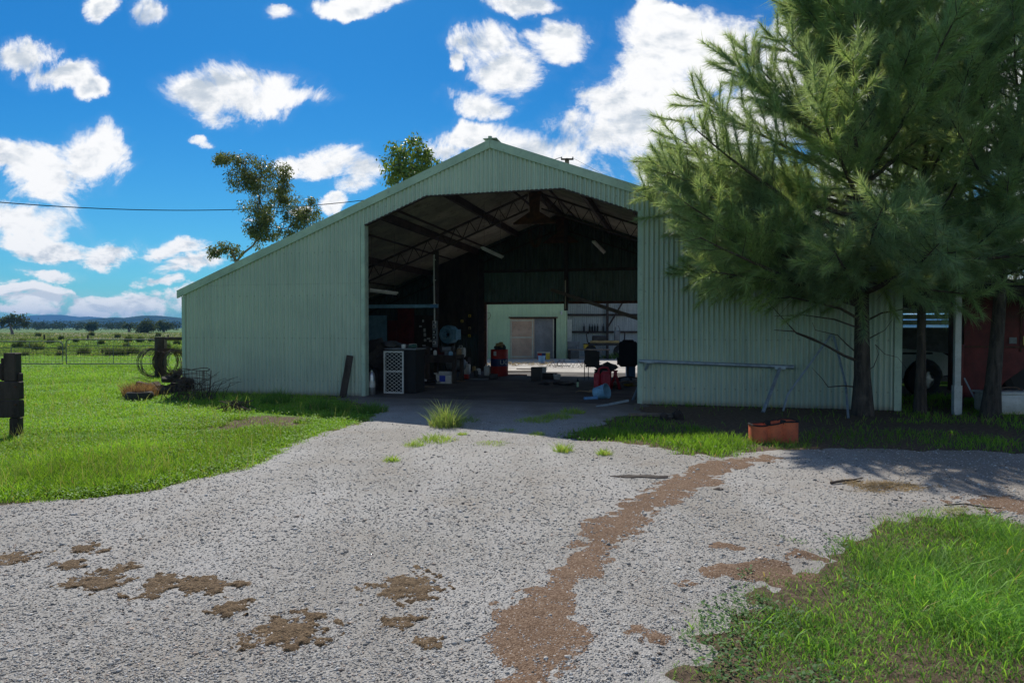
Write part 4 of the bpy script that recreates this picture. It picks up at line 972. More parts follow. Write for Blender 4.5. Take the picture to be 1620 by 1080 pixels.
# bare low limbs of the main tree
br = MB()
def limb(par_base, pts_px, y0, y1, r, mb):
    pts = []; n = len(pts_px)
    for i, (x, y) in enumerate(pts_px): p = P(x, y, y0 + (y1 - y0) * i / (n - 1)); pts.append(p - par_base)
    mb.tube(pts, [r * (1 - .8 * i / (n - 1)) for i in range(n)], 5, False)
T0 = b1.y
for pts, a, b_, r in (([(1358,571),(1335,562),(1310,548),(1285,535),(1255,524),(1225,522)], T0, T0 - .6, .032), ([(1300,543),(1260,527),(1235,500),(1215,478)], T0 - .2, T0 - .9, .018),
        ([(1355,612),(1335,610),(1310,612),(1300,598),(1285,582)], T0, T0 - .4, .016), ([(1358,560),(1340,545),(1325,530),(1290,522),(1285,510)], T0, T0 + .3, .016),
        ([(1366,540),(1385,530),(1400,522),(1412,505)], T0, T0 - .5, .015), ([(1366,590),(1382,580),(1390,560),(1385,545)], T0, T0 - .3, .011),
        ([(1360,505),(1330,488),(1290,478),(1250,470),(1215,474)], T0, T0 - .8, .03), ([(1362,520),(1320,505),(1270,498),(1225,500)], T0, T0 - .5, .02),
        ([(1366,510),(1395,495),(1425,490),(1450,480)], T0, T0 - .7, .022), ([(1385,545),(1400,560),(1420,565),(1440,590)], T0 - .2, T0 - .6, .009)):
    limb(b1, pts, a, b_, r, br)
part('bare_limbs', br, M_TWIG, main, True, fix=False)
b2 = G(1450, 652); b3 = G(1561, 660)
casuarina('slim casuarina with a grey trunk between the big one and the white post', b2, (.6, .5), 9.4, .095, 8, 58, pf([(0, .9), (.2, 1.8), (.3, 2.3), (.5, 2.6), (.75, 2.0), (1, .6)]), 2.3, 14)
casuarina('casuarina leaning right, its pale trunk in front of the red harvester', b3, (1.3, .6), 8.6, .135, 14, 60, pf([(0, .9), (.2, 2.0), (.45, 2.8), (.7, 2.0), (1, .7)]), 2.2, 14, dark=.95)
casuarina('casuarina rising in the far right background, thin spiky top against the sky', G(1640, 640), (-.6, 0), 12.0, .12, 21, 46, pf([(0, .8), (.2, 2.0), (.4, 2.6), (.6, 1.6), (.8, 1.0), (1, .4)]), 2.6, 9)
casuarina('casuarina standing behind the others over the lean-to roof', SW(LEN + 2.0, 7.5), (0, 0), 10.4, .13, 33, 40, pf([(0, .8), (.25, 2.4), (.5, 2.6), (.8, 1.4), (1, .5)]), 3.4, 8, 1.3)

def gum(label, base, top_px, crown, seed, nleaf, h, leaf=(.12, .035), tint=((.075, .115, .045), (.15, .19, .07)), name='gum_tree', r0=.16, group=None, spread=1.0, mat=None):
    """clumpy eucalypt: crown is a list of (dx, dz, r) lobes in metres from the base; limbs run to each lobe"""
    rng = np.random.default_rng(seed); rnd = random.Random(seed); t = thing(name, label, 'tree', base, 0, group)
    fork = Vector((crown[0][0] * .25, 0, h * .45)); mb = MB()
    mb.tube([Vector((0, 0, -.1)), fork * .5 + Vector((.05, 0, 0)), fork], [r0 * 1.2, r0, r0 * .75], 8)
    LB, LC = [], []; lb = MB()
    C3 = [Vector((dx, rnd.uniform(-.5, .5) * spread, dz)) for dx, dz, r in crown]; nodes = [(fork, r0 * .75)]
    for i in sorted(range(len(crown)), key=lambda i: (C3[i] - fork).length):
        c = C3[i]; r = crown[i][2]; st, sr = min(nodes, key=lambda nd: (nd[0] - c).length + .35 * (nd[0] - fork).length)
        er = max(r0 * .10, sr * .62); n1 = st.lerp(c, .35) + Vector((rnd.uniform(-.12, .12), rnd.uniform(-.1, .1), rnd.uniform(-.12, .12))) * (st - c).length * .8; n2 = st.lerp(c, .7) + Vector((rnd.uniform(-.12, .12), rnd.uniform(-.1, .1), rnd.uniform(-.12, .12))) * (st - c).length * .6
        mb.tube([st, n1, n2, c], [sr * .85, sr * .72, (sr * .72 + er) / 2, er], 6, False); nodes += [(n2, (sr * .72 + er) / 2), (c, er)]
        for s in range(max(5, int(26 * r * r))):
            e = Vector((rnd.gauss(0, 1), rnd.gauss(0, 1), rnd.gauss(0, 1))).normalized(); q = c + e * r * rnd.uniform(.35, 1.1); s0 = n2.lerp(c, rnd.uniform(.2, 1))
            lb.tube([s0, s0.lerp(q, .5) + Vector((0, 0, .08 * r)), q], [.018, .012, .005], 3, False)
            LB.append(q); LC.append(max(.5, r))
    part('trunk', mb, M_GBARK, t, True); part('branches', lb, M_TWIG, t, False, fix=False)
    LB = np.array(LB); LC = np.array(LC); per = max(4, nleaf // len(LB)); M = per * len(LB)
    C = np.repeat(LB, per, 0) + rng.normal(size=(M, 3)) * (np.repeat(LC, per) * .22)[:, None]
    d = unit(rng.normal(size=(M, 3)) + np.array([0, 0, -1.1])); s = unit(np.cross(d, rng.normal(size=(M, 3))))
    L, Wd_ = leaf; sc = rng.uniform(.7, 1.3, (M, 1))
    V = np.stack([C, C + d * L * .5 * sc + s * Wd_ * .5 * sc, C + d * L * sc, C + d * L * .5 * sc - s * Wd_ * .5 * sc], 1)
    f = np.array([(0, 1, 2), (0, 2, 3)]); F = (f[None] + (np.arange(M) * 4)[:, None, None]).reshape(-1, 3)
    r = rng.random((M, 1)); c = np.array(tint[0]) * (1 - r) + np.array(tint[1]) * r
    soup('crown', V.reshape(-1, 3), F, M_FARL if name == 'paddock_tree' else M_LEAF, t, np.repeat(c, 4, 0)); return t
def crown_px(base, Y, lobes): return [((P(x, y, Y).x - base.x), P(x, y, Y).z, r / FPX * Y) for x, y, r in lobes]
Yg = 33.0; bg_ = Vector((P(402, 500, Yg).x, Yg, 0))
gum('tall sparse gum tree with a forked trunk behind the left roof', bg_, None, crown_px(bg_, Yg, [(415,360,20),(360,252,15),(390,262,20),(420,280,26),(452,292,22),(385,290,22),(405,315,26),(440,315,20),(472,342,26),(492,335,18),(430,348,24),(412,375,22),(370,395,16),(345,400,8),(460,362,18),(350,250,8)]), 4, 15000, 7.0, (.15, .05), ((.09, .125, .045), (.20, .22, .08)), r0=.15)
Yh = 31.0; bh = Vector((P(655, 500, Yh).x, Yh, 0))
gum('bright leafy young gum tree poking above the roof left of the ridge', bh, None, crown_px(bh, Yh, [(645,275,22),(655,228,18),(640,250,24),(668,252,24),(625,265,22),(684,250,14),(612,280,14),(660,275,24),(650,300,30)]), 9, 3600, 6.5, (.19, .085), ((.10, .18, .04), (.22, .30, .07)), r0=.10)
# paddock trees
for (x, yt, yb_, rr, lab, lob) in (
    (20, 500, 528.5, 0, 'spreading round-headed tree at the far left of the paddock', [(8,506,9),(20,503,9),(32,506,9),(40,511,5),(2,508,6)]),
    (232, 508, 526.5, 0, 'dense dark bushy tree in the paddock near the shed', [(232,516,10),(225,518,8),(241,517,8),(233,511,7)]),
    (204, 511, 525, 0, 'thin bare tree standing in the middle of the far paddock', [(204,514,4),(199,515,3.5),(209,515,3.5)]),
    (259, 509, 525, 0, 'small open tree in the far paddock, nearest the shed wall', [(259,514,7),(252,514,5),(266,515,5)]),
    (144, 512, 524, 0, 'small dark tree on the tree line left of the middle', [(144,516,6),(148,514,5)])):
    b_ = G(x, yb_); Yt = b_.y
    gum(lab, b_, None, crown_px(b_, Yt, lob), int(x), 900 if x != 204 else 260, HT(yt, Yt) * .8, (.0035 * Yt, .0018 * Yt), ((.055, .085, .035), (.11, .14, .06)), 'paddock_tree', r0=.0018 * Yt, spread=.01 * Yt)
# tree line as one mass
rng = np.random.default_rng(3); nt_ = 320; ang = rng.uniform(-900, 1100, nt_); Yl = rng.uniform(390, 470, nt_); Xl = (ang - 810) / FPX * Yl
Vs = []; M = 110; hh = rng.uniform(2.6, 5.2, nt_)
C = np.repeat(np.stack([Xl, Yl, hh * .62], -1), M, 0) + rng.normal(size=(nt_ * M, 3)) * np.stack([np.repeat(hh * .42, M), np.repeat(hh * .42, M), np.repeat(hh * .24, M)], -1)
C[:, 2] = np.maximum(C[:, 2], .1); d = unit(rng.normal(size=(len(C), 3))) * .75; s = unit(np.cross(d, rng.normal(size=(len(C), 3)))) * .4
V = np.stack([C, C + d * .5 + s, C + d, C + d * .5 - s], 1); F = (np.array([(0, 1, 2), (0, 2, 3)])[None] + (np.arange(len(C)) * 4)[:, None, None]).reshape(-1, 3)
c = np.repeat(rng.uniform(.7, 1.3, nt_), M)[:, None] * np.array([.035, .058, .028]) * rng.uniform(.7, 1.3, (len(C), 1))
o = soup('tree_line', V.reshape(-1, 3), F, M_FARL, None, np.repeat(c, 4, 0)); o['kind'] = 'stuff'; tag(o, 'distant line of scrub trees below the blue hills', 'tree line')

# shrubs and tussocks of the paddock
M_TUSS = leafmat('tussock_blades', .25, .7)
def tussock(name, label, cat, loc, h, r, n, tint, group=None, w=.012, seed=0, drop=.1, lean=.9):
    rng = np.random.default_rng(seed + 100); a = rng.random(n) * 6.28; q = np.sqrt(rng.random(n)) * r
    V, F, C = blades(q * np.cos(a), q * np.sin(a), np.full(n, -.02), h * (.5 + .6 * rng.random(n)) * (1.15 - .6 * (q / r) ** 2), np.full(n, w), rng, lean, tint, drop)
    o = soup(name, V, F, M_TUSS if cat == 'shrub' else M_GRASS, None, C); o.location = Vector(loc); tag(o, label, cat, group); return o
SH = [(133,562,9),(174,563,8),(168,560,7),(190,563,8),(207,562,9),(216,561,6),(203,541,6),(28,551,8),(48,553,7),(60,555,8),(97,555,6),(96,563,6),(40,563,5),(222,541,6),(240,540,5),(265,551,5),(186,534,4),(36,543,5),(80,543,5),(120,541,4),(160,545,5),(97,537,4),(250,532,4),(61,532,4),(145,531,4),(200,550,5),(280,545,5)]
TL = ['dark rush tussock alone behind the left half of the right gate', 'largest rush tussock, left end of the row behind the right gate', 'rush tussock touching the left side of the largest one', 'low rush tussock right of the largest one', 'broad rush tussock at the right end of the row behind the right gate', 'small rush tussock just beyond the right end of the row', 'rush tussock above the row, near the top rail of the right gate', 'rush tussock behind the left gate, nearest the timber yard post', 'rush tussock in the middle of the left gate', 'rush tussock right of the middle of the left gate', 'rush tussock behind the meeting stiles of the two gates', 'low rush tussock just below the one behind the gate stiles', 'small low rush tussock near the bottom of the left gate']
for i, (x, y, rr) in enumerate(SH):
    p = G(x, y); r = rr / FPX * p.y
    tussock('rush_tussock', TL[i] if i < len(TL) else 'small dark rush tussock far out in the paddock', 'shrub', (p.x, p.y, -.02), r * 1.9, r * .9, 300, ((.055, .085, .025), (.12, .155, .05)), 'rush tussocks in the paddock', .0010 * p.y + .006, i, .1, .55)
# weeds on the drive and along the wall
p = G(706, 677); tussock('weed_clump', 'tall seeding weed clump alone on the gravel in front of the doorway', 'weed', (p.x, p.y, 0), .46, .26, 420, ((.14, .24, .05), (.28, .34, .12)), None, .008, 3, .1, .8)
p = G(740, 668); tussock('weed_clump', 'low dark weed patch in the shade right of the tall weed clump', 'weed', (p.x, p.y, 0), .16, .24, 160, ((.09, .18, .03), (.14, .25, .05)), None, .008, 4)
for i, (x, y, r, h, lab) in enumerate(((690, 700, .26, .09, 'largest low grass tuft on the gravel below the tall weed clump'), (655, 708, .13, .07, 'small grass tuft left of the low one on the gravel'), (778, 705, .24, .04, 'flat reddish-green mat of weeds in the middle of the gravel'),
    (892, 717, .10, .10, 'little grass tuft on the gravel near the right grass strip'), (956, 722, .08, .07, 'tiny tuft below the end of the right grass strip'), (620, 732, .09, .06, 'lone pale tuft on the gravel below the lawn edge'), (850, 690, .12, .05, 'thin weed at the edge of the shed shadow'), (845, 668, .30, .07, 'dark flat weed mat in the shed shadow on the apron'), (880, 663, .26, .09, 'grassy patch in the shed shadow left of the right strip'), (905, 655, .22, .09, 'weeds in the shade nearest the slab edge'), (805, 684, .16, .04, 'thin dark weed patch on the apron, left of the weed mat'), (732, 690, .07, .05, 'tiny weed sprig on the gravel just right of the tall clump'))):
    p = G(x, y); tussock('grass_tuft', lab, 'weed', (p.x, p.y, .01), h * 1.5 + .02, r * 1.15, max(220, int(1500 * r)), ((.18, .32, .05), (.34, .45, .11)), 'small weeds on the gravel', .008, 20 + i)
for i, (x, y, h, lab) in enumerate(((437, 640, .42, 'tall leafy weed in front of the left wall'), (505, 648, .30, 'weed clump at the wall foot below the leaning plank'), (372, 646, .30, 'dark weed against the left wall'), (590, 652, .26, 'weeds beside the left door jamb'), (545, 650, .22, 'short weeds under the leaning plank'))):
    p = G(x, y); tussock('wall_weed', lab, 'weed', (p.x, p.y, 0), h, .3, 260, ((.07, .17, .025), (.14, .26, .05)), 'weeds along the left wall', .010, 40 + i, .05, .6)
# ================================================================ THINGS IN AND AROUND THE SHED
def at(x, y, z=.03): return G(x, y, z)
def px(p, n): return n / FPX * p.y
FL = .03
# --- drum
p = at(790, 594); R_ = .285; Hd = .86
drum = thing('fuel_drum', 'red oil drum with a navy blue band and white letters by the rear doorway', 'drum', p, RZ)
mb = MB().lathe([(0, 0), (R_ * .97, 0), (R_, .012), (R_, .285), (R_ + .010, .30), (R_, .315), (R_, .56), (R_ + .010, .575), (R_, .59), (R_, Hd - .012), (R_ + .008, Hd), (R_ - .012, Hd), (R_ - .015, Hd - .03), (0, Hd - .03)], seg=36)
part('drum_shell', mb, M_RED, drum, True)
mb = MB().lathe([(R_ + .003, .318), (R_ + .003, .557)], seg=36); part('blue_band', mb, M_NAVY, drum, True)
def text_mesh(s, size, ext=.004):
    c = bpy.data.curves.new('lettering', 'FONT'); c.body = s; c.size = size; c.extrude = ext; c.align_x = 'CENTER'; c.align_y = 'CENTER'; c.resolution_u = 3
    o = bpy.data.objects.new('lettering', c); COL.objects.link(o); dg = bpy.context.evaluated_depsgraph_get(); me = bpy.data.meshes.new_from_object(o.evaluated_get(dg))
    bpy.data.objects.remove(o); return me
me = text_mesh('UC', .21); 
for v in me.vertices:
    a = v.co.x / R_ - math.pi / 2 - RZ + .60; rr = R_ + .0045 + v.co.z * .3; v.co = Vector((rr * math.cos(a), rr * math.sin(a), .437 + v.co.y))
me.materials.append(M_WHITE); o = bpy.data.objects.new('lettering', me); COL.objects.link(o); o.parent = drum
a = -math.pi / 2 - .45; mb = MB(); 
for i in range(4):
    a0 = a + i * .09; q = [Vector(((R_ + .003) * math.cos(t_), (R_ + .003) * math.sin(t_), z)) for t_, z in ((a0, .66), (a0 + .09, .66), (a0 + .09, .80), (a0, .80))]; mb.add(q, [(0, 1, 2, 3)])
part('paper_label', mb, M_WHITE, drum)
mb = MB(); 
for i in range(7): mb.blob((random.uniform(-.15, .15), random.uniform(-.15, .15), .02 + random.uniform(0, .05)), random.uniform(.06, .10), i, 1, .35)
solo('oily_rags', mb, M_DGREY, (p.x, p.y, FL + Hd), 'heap of dark oily scrap lying on top of the red drum', 'scrap')
mb = MB().blob((0, 0, .05), .13, 5, 2, .4, (1.2, 1, .6)); solo('yellow_rag', mb, M_STRAW, (p.x + .02, p.y, FL + Hd + .10), 'yellow crumpled rag on top of the heap on the red drum', 'rag')
# --- buckets etc
def bucket(lab, loc, r, h, mat, name='bucket', group=None, tilt=None, rim=None, handle=True):
    t = thing(name, lab, 'bucket', loc, RZ, group)
    if tilt: t.rotation_euler = tilt
    mb = MB().lathe([(0, 0), (r * .8, 0), (r, h), (r * 1.05, h), (r * 1.05, h - .02), (r * 1.0, h - .022)], seg=20); mb.lathe([(r * .985, h), (r * .79, .01), (0, .01)], seg=20); part('bucket_body', mb, mat, t, True)
    if handle:
        mb = MB(); mb.tube([(r * 1.06 * math.cos(a), r * .35 + .4 * r * math.sin(a), h - .02 - r * .9 * math.sin(a)) for a in np.linspace(0, math.pi, 10)], .005, 5); part('handle', mb, M_WIRE, t, True)
    return t
p = at(857, 595); bucket('white bucket with its rim stained, behind the concrete block', p, .16, .30, M_WHITE)
p = at(881, 600); bucket('small white bucket standing right of the concrete blocks', p, .115, .16, M_WHITE)
p = at(857, 575); bucket('dark blue bucket in front of the sliding doors outside the rear doorway', p, .16, .34, M_BLUE)
p = at(655.5, 565.5, 0); 
mb = MB().lathe([(0, 0), (.145, 0), (.15, .01), (.15, .25), (.0, .25)], seg=20)
mb = MB(); mb.box((0, 0, .2), (.30, .24, .40)); mb.box((0, -.125, .2), (.22, .012, .34)); p = at(849, 602); solo('concrete_block', mb, M_CONC, (p.x, p.y, FL), 'upright brown concrete block on the shed floor in front of the white bucket', 'block', rz=RZ)
mb = MB(); 
for s in (-.2, 0, .2): mb.box((s, 0, .09), (.19, .2, .18))
p = at(866, 599); solo('block_row', mb, M_CONC, (p.x, p.y, FL), 'low row of grey blocks between the upright block and small bucket', 'block', rz=RZ)
mb = MB(); rr = random.Random(4)
for i in range(9): mb.blob((rr.uniform(-.38, .45), rr.uniform(-.16, .16), .035), rr.uniform(.10, .17), i, 1, .3, (1.3, 1, .35))
p = at(876, 608); solo('folded_tarp', mb, M_DGREY, (p.x, p.y, FL), 'crumpled dark tarp lying on the floor in front of the blocks', 'tarp', rz=RZ, smooth=True)
mb = MB(); mb.box((0, 0, .11), (.62, .3, .22)); p = at(860, 568); t = thing('crate', 'low crate with red, blue and yellow sides behind the blue bucket', 'crate', (p.x, p.y, .022), 0)
for k_, (mt, x) in enumerate(((M_RED, -.2), (M_NAVY, 0), (M_YEL, .2))): mb = MB(); mb.box((x, 0, .16), (.199, .34, .32)); part('coloured_panel', mb, mt, t)
mb = MB(); mb.box((0, 0, .34), (.64, .36, .03)); part('lid', mb, M_CREAM, t)
# grey cabinet, board, yellow tubs, fridge
def cabinet(name, lab, cat, p, w, d, h, mat, rz=RZ, legs=False, z=FL, door=None):
    t = thing(name, lab, cat, (p.x, p.y, z), rz); mb = MB(); mb.box((0, d / 2, h / 2), (w, d, h), bev=.015); part('body', mb, mat, t)
    mb = MB(); mb.box((0, -.008, h / 2), (w * .92, .014, h * .9), bev=.005); dd = part('door', mb, door or mat, t); mb = MB(); mb.tube([(w * .36, -.03, h * .55), (w * .36, -.03, h * .72)], .009, 6); hd = part('handle', mb, M_CHROME, dd, True)
    return t
cabinet('filing_cabinet', 'low dark grey enamel cabinet right of the green building', 'cabinet', at(907, 567, .022), .62, .55, .86, M_GREY, 0, z=.022)
p = at(902, 566, .022); mb = MB(); mb.box((0, 0, 1.0), (.34, .05, 2.0), rx=-.05); solo('white_board', mb, M_WHITE, (p.x, p.y + 1.0, .022), 'tall white panel standing behind the low grey cabinet', 'panel')
for x, lab in ((927, 'yellow tub left of its twin, beside the grey cabinet'), (937.5, 'yellow tub right of its twin, under the workbench')):
    p = at(x, 566, .022); t = thing('yellow_tub', lab, 'tub', (p.x, p.y, .5), 0, 'yellow tubs'); mb = MB(); mb.box((0, 0, .12), (.26, .3, .25), bev=.03); part('tub', mb, M_YEL, t); mb = MB(); mb.box((0, 0, .255), (.28, .32, .03), bev=.01); part('lid', mb, M_BLACK, t)
p = at(925, 568, .022); mb = MB(); mb.box((0, .2, .47), (2.1, .6, .05)); 
t = thing('rear_bench', 'long low bench along the rear bay carrying the yellow tubs', 'bench', (p.x + .2, p.y, .022), 0); part('bench_top', mb, M_TIMBER, t)
for x in (-.95, .95):
    for y in (-.05, .45): mb = MB(); mb.box((x, y, .22), (.08, .08, .44)); part('leg', mb, M_DTIMBER, t)
# mower / tractor-like machine on the yard
p = at(957, 566, .022); t = thing('field_mower', 'dark agricultural machine with yellow boards parked in the rear bay', 'machine', (p.x, p.y, .022), 0)
mb = MB(); mb.box((0, 0, .72), (1.7, .5, .16)); mb.box((-.3, .1, .98), (.7, .4, .36), bev=.05); part('machine_body', mb, M_DGREY, t)
mb = MB(); mb.box((-.05, -.28, .85), (1.5, .04, .12)); part('front_board', mb, M_STRAW, t)
mb = MB(); mb.box((.62, 0, 1.05), (.3, .3, .75), bev=.04); mb.tube([(.5, -.1, 1.3), (.52, -.2, 1.62), (.66, -.2, 1.66), (.74, -.2, 1.5), (.72, -.1, 1.2)], .03, 8); part('gearbox', mb, M_GREY, t)
mb = MB(); mb.tube([(-.9, 0, .8), (-.98, -.1, 1.25), (-.85, -.1, 1.3)], .03, 6); mb.tube([(1.0, 0, .8), (1.02, -.1, 1.35)], .035, 6); part('levers', mb, M_STEEL, t)
for x in (-.75, .75):
    mb = MB(); mb.lathe([(.10, -.08), (.30, -.08), (.33, -.04), (.33, .04), (.30, .08), (.10, .08)], (x, -.1, .34), 20, Matrix.Rotation(1.57, 4, 'X')); w_ = part('wheel', mb, M_TYRE, t, True); mb = MB(); mb.lathe([(0, -.05), (.12, -.05), (.12, .05), (0, .05)], (x, -.1, .34), 12, Matrix.Rotation(1.57, 4, 'X')); part('hub', mb, M_GREY, w_, True)
p = at(975, 567, .022); tussock('rear_weeds', 'green weeds growing in front of the machine in the rear bay', 'weed', (p.x, p.y, .02), .35, .9, 300, ((.05, .11, .03), (.09, .17, .04)), None, .03, 77)
# office chair
p = at(993, 601); t = thing('office_chair', 'black high-backed office chair with its back turned, right side of the doorway', 'chair', p, RZ + .1)
mb = MB(); mb.box((0, -.22, .80), (.54, .11, .72), rx=.10, bev=.05); mb.box((0, -.24, 1.16), (.34, .10, .10), rx=.1, bev=.03); part('backrest', mb, M_BLACK, t, True)
mb = MB(); mb.box((0, .03, .46), (.52, .50, .11), bev=.05); part('seat', mb, M_BLACK, t, True)
for s in (-1, 1): mb = MB(); mb.box((s * .29, 0, .66), (.06, .30, .04), bev=.015); mb.bar((s * .29, .05, .45), (s * .29, .05, .65), .03, .05); part('armrest', mb, M_BLACK, t)
mb = MB(); mb.tube([(0, 0, .10), (0, 0, .42)], .03, 10); part('gas_column', mb, M_DGREY, t, True)
mb = MB()
for i in range(5): a = i * 1.2566; mb.bar((0, 0, .11), (.30 * math.cos(a), .30 * math.sin(a), .065), .045, .03)
part('star_base', mb, M_BLACK, t)
for i in range(5): a = i * 1.2566; mb = MB(); mb.lathe([(0, -.02), (.03, -.02), (.03, .02), (0, .02)], (.30 * math.cos(a), .30 * math.sin(a), .03), 10, Matrix.Rotation(1.57, 4, 'X')); part('castor', mb, M_BLACK, t)
# brown chair
p = at(936, 602); t = thing('visitor_chair', 'brown steel-legged chair turned sideways left of the office chair', 'chair', p, RZ - .15)
mb = MB(); mb.box((.06, -.18, .68), (.44, .05, .44), rx=.12, ry=.08, bev=.02); part('backrest', mb, pm('brown_vinyl', (.055, .042, .036), (.035, .028, .024), 5, .6), t)
mb = MB(); mb.box((.06, .05, .44), (.44, .42, .06), bev=.02); part('seat', mb, MATS['brown_vinyl'], t)
for x in (-.17, .27):
    for y in (-.17, .24): mb = MB(); mb.tube([(x, y, 0), (x, y, .42 if y > 0 else .62)], .012, 6); part('leg', mb, M_STEEL, t, True)
p = at(946, 602); t = thing('black_tub', 'black plastic tub with a bag thrown over it, behind the red fuel can', 'tub', (p.x + .12, p.y - .3, FL), RZ); mb = MB().lathe([(0, 0), (.19, 0), (.25, .34), (.27, .35), (.27, .33), (.23, .33), (.18, .02), (0, .02)], seg=20); part('tub_body', mb, M_BLACK, t, True)
mb = MB().blob((.12, -.02, .42), .22, 4, 2, .3, (1.3, .9, .55)); part('bag', mb, M_DGREY, t, True, label='dark bag slumped over the rim')
# red fuel can, stand
M_REDP = pm('red_moulded_plastic', (.50, .028, .045), (.38, .022, .035), 6, .42, dirt=(.20, .07, .06), dirt_amt=.3)
p = at(953, 617); t = thing('red_jerrycan', 'large red plastic fuel can with a moulded handle, front right of the doorway', 'fuel can', p, RZ + .12)
mb = MB(); mb.box((-.13, 0, .22), (.17, .26, .44), bev=.04); mb.box((-.15, -.135, .15), (.13, .03, .24), bev=.012); part('can_half', mb, M_REDP, t, True)
mb = MB(); mb.box((.09, 0, .24), (.26, .28, .47), bev=.05); 
for x in (.0, .06, .12, .18): mb.box((x, -.145, .25), (.022, .02, .3), bev=.006)
part('can_half', mb, M_REDP, t, True)
mb = MB(); mb.tube([(-.10, 0, .44), (-.08, 0, .54), (0, 0, .575), (.13, 0, .565), (.18, 0, .46)], .026, 8); part('handle', mb, M_REDP, t, True)
mb = MB().lathe([(0, 0), (.035, 0), (.035, .05), (0, .05)], (-.17, 0, .43), 12); part('filler_cap', mb, M_BLACK, t, True)
p = at(973.5, 615); t = thing('axle_stand', 'small red pressed-steel axle stand right of the red fuel can', 'axle stand', p, RZ)
for a in range(4):
    c_, s_ = math.cos(a * 1.5708 + .78), math.sin(a * 1.5708 + .78); mb = MB(); mb.bar((c_ * .16, s_ * .16, 0), (c_ * .035, s_ * .035, .34), .055, .02); part('leg', mb, M_REDP, t)
mb = MB(); mb.box((0, 0, .37), (.09, .09, .14), bev=.01); mb.box((0, 0, .46), (.12, .06, .04), bev=.01); part('saddle_post', mb, M_REDP, t)
p = at(914, 613); t = thing('upright_bottle', 'thin bottle with a pale green label standing alone on the floor', 'bottle', p, 0); mb = MB().lathe([(0, 0), (.03, 0), (.03, .17), (.014, .21), (.014, .25), (0, .25)], seg=12); part('bottle_glass', mb, M_BLACK, t, True)
mb = MB().lathe([(.0315, .02), (.0315, .15)], seg=12); part('label_sleeve', mb, pm('pale_green_paper', (.42, .60, .40), (.35, .5, .33), 9, .7), t)
# tipped blue bucket
p = at(951, 632, .0); bt = bucket('pale blue bucket tipped on its side at the edge of the slab', (p.x - .12, p.y + .06, .13), .165, .30, M_LBLUE, tilt=(math.radians(82), 0, math.radians(38)))
bt.rotation_euler = (math.radians(75), 0, math.radians(55))
p = at(933, 634, 0); mb = MB(); mb.tube([(-.12, 0, .04), (.14, .08, .045)], .038, 12); mb.tube([(.14, .08, .045), (.17, .09, .045)], .048, 12); solo('pipe_offcut', mb, M_BLUE, (p.x, p.y, .01), 'short blue pipe offcut left of the tipped bucket', 'pipe', smooth=True)
p = at(930, 622); mb = MB(); mb.tube([(-.28, .1, .02), (-.2, .16, .05), (-.05, .14, .04), (.06, .05, .03)], .013, 6); mb.tube([(.04, .05, .04), (.16, .0, .045)], .036, 10); solo('hose_end', mb, M_CARD, (p.x, p.y, FL), 'tan hose end with a fat fitting left of the red fuel can', 'hose', smooth=True)
p = at(968, 643, 0); mb = MB(); mb.box((0, 0, .05), (.85, .07, .02), rz=.55, ry=-.1); mb.box((.012, -.02, .065), (.85, .012, .04), rz=.55, ry=-.1); solo('angle_iron', mb, M_GALV, (p.x, p.y, .0), 'bent strip of galvanised angle iron on the ground by the right jamb', 'scrap metal')
# parts pile round the office chair
mb = MB(); rr = random.Random(8)
for i in range(16): mb.box((rr.uniform(-.5, .5), rr.uniform(-.4, .4), .03 + .012 * i), (rr.uniform(.1, .4), rr.uniform(.05, .2), rr.uniform(.02, .09)), rz=rr.uniform(0, 3), rx=rr.uniform(-.3, .3))
p = at(985, 612); o = solo('scrap_pile', mb, M_TIMBER, (p.x, p.y, FL), 'jumbled pile of timber and metal offcuts under the office chair', 'scrap pile'); o['kind'] = 'stuff'
p = at(989, 608); mb = MB(); mb.box((0, 0, .06), (.3, .18, .12), bev=.02); solo('yellow_toolcase', mb, M_YEL, (p.x + .05, p.y - .45, FL), 'small yellow case on the floor right of the red axle stand', 'case', rz=.4)
p = at(1003, 600); mb = MB(); mb.box((0, 0, .45), (.28, .25, .9), bev=.03); solo('blue_barrel_box', mb, M_BLUE, (p.x + .05, p.y + .9, FL), 'blue container half hidden behind the office chair', 'container')
# --- left side of the shed
# extinguisher
p = at(588, 624); t = thing('fire_extinguisher', 'silver fire extinguisher just inside the left door jamb', 'extinguisher', p, RZ)
mb = MB().lathe([(0, 0), (.075, 0), (.085, .02), (.085, .44), (.065, .51), (.03, .54), (.03, .57), (0, .57)], seg=20); part('cylinder', mb, M_CHROME, t, True)
mb = MB(); mb.box((0, 0, .59), (.05, .05, .05)); mb.bar((0, 0, .62), (-.14, 0, .64), .03, .012); mb.bar((0, 0, .655), (-.13, 0, .68), .03, .012); part('valve_handle', mb, M_BLACK, t)
mb = MB(); mb.tube([(.03, 0, .59), (.12, 0, .57), (.14, 0, .40), (.12, 0, .18)], .013, 6); part('hose', mb, M_BLACK, t, True)
mb = MB().lathe([(.087, .18), (.087, .32)], seg=20); part('label_band', mb, M_WHITE, t)
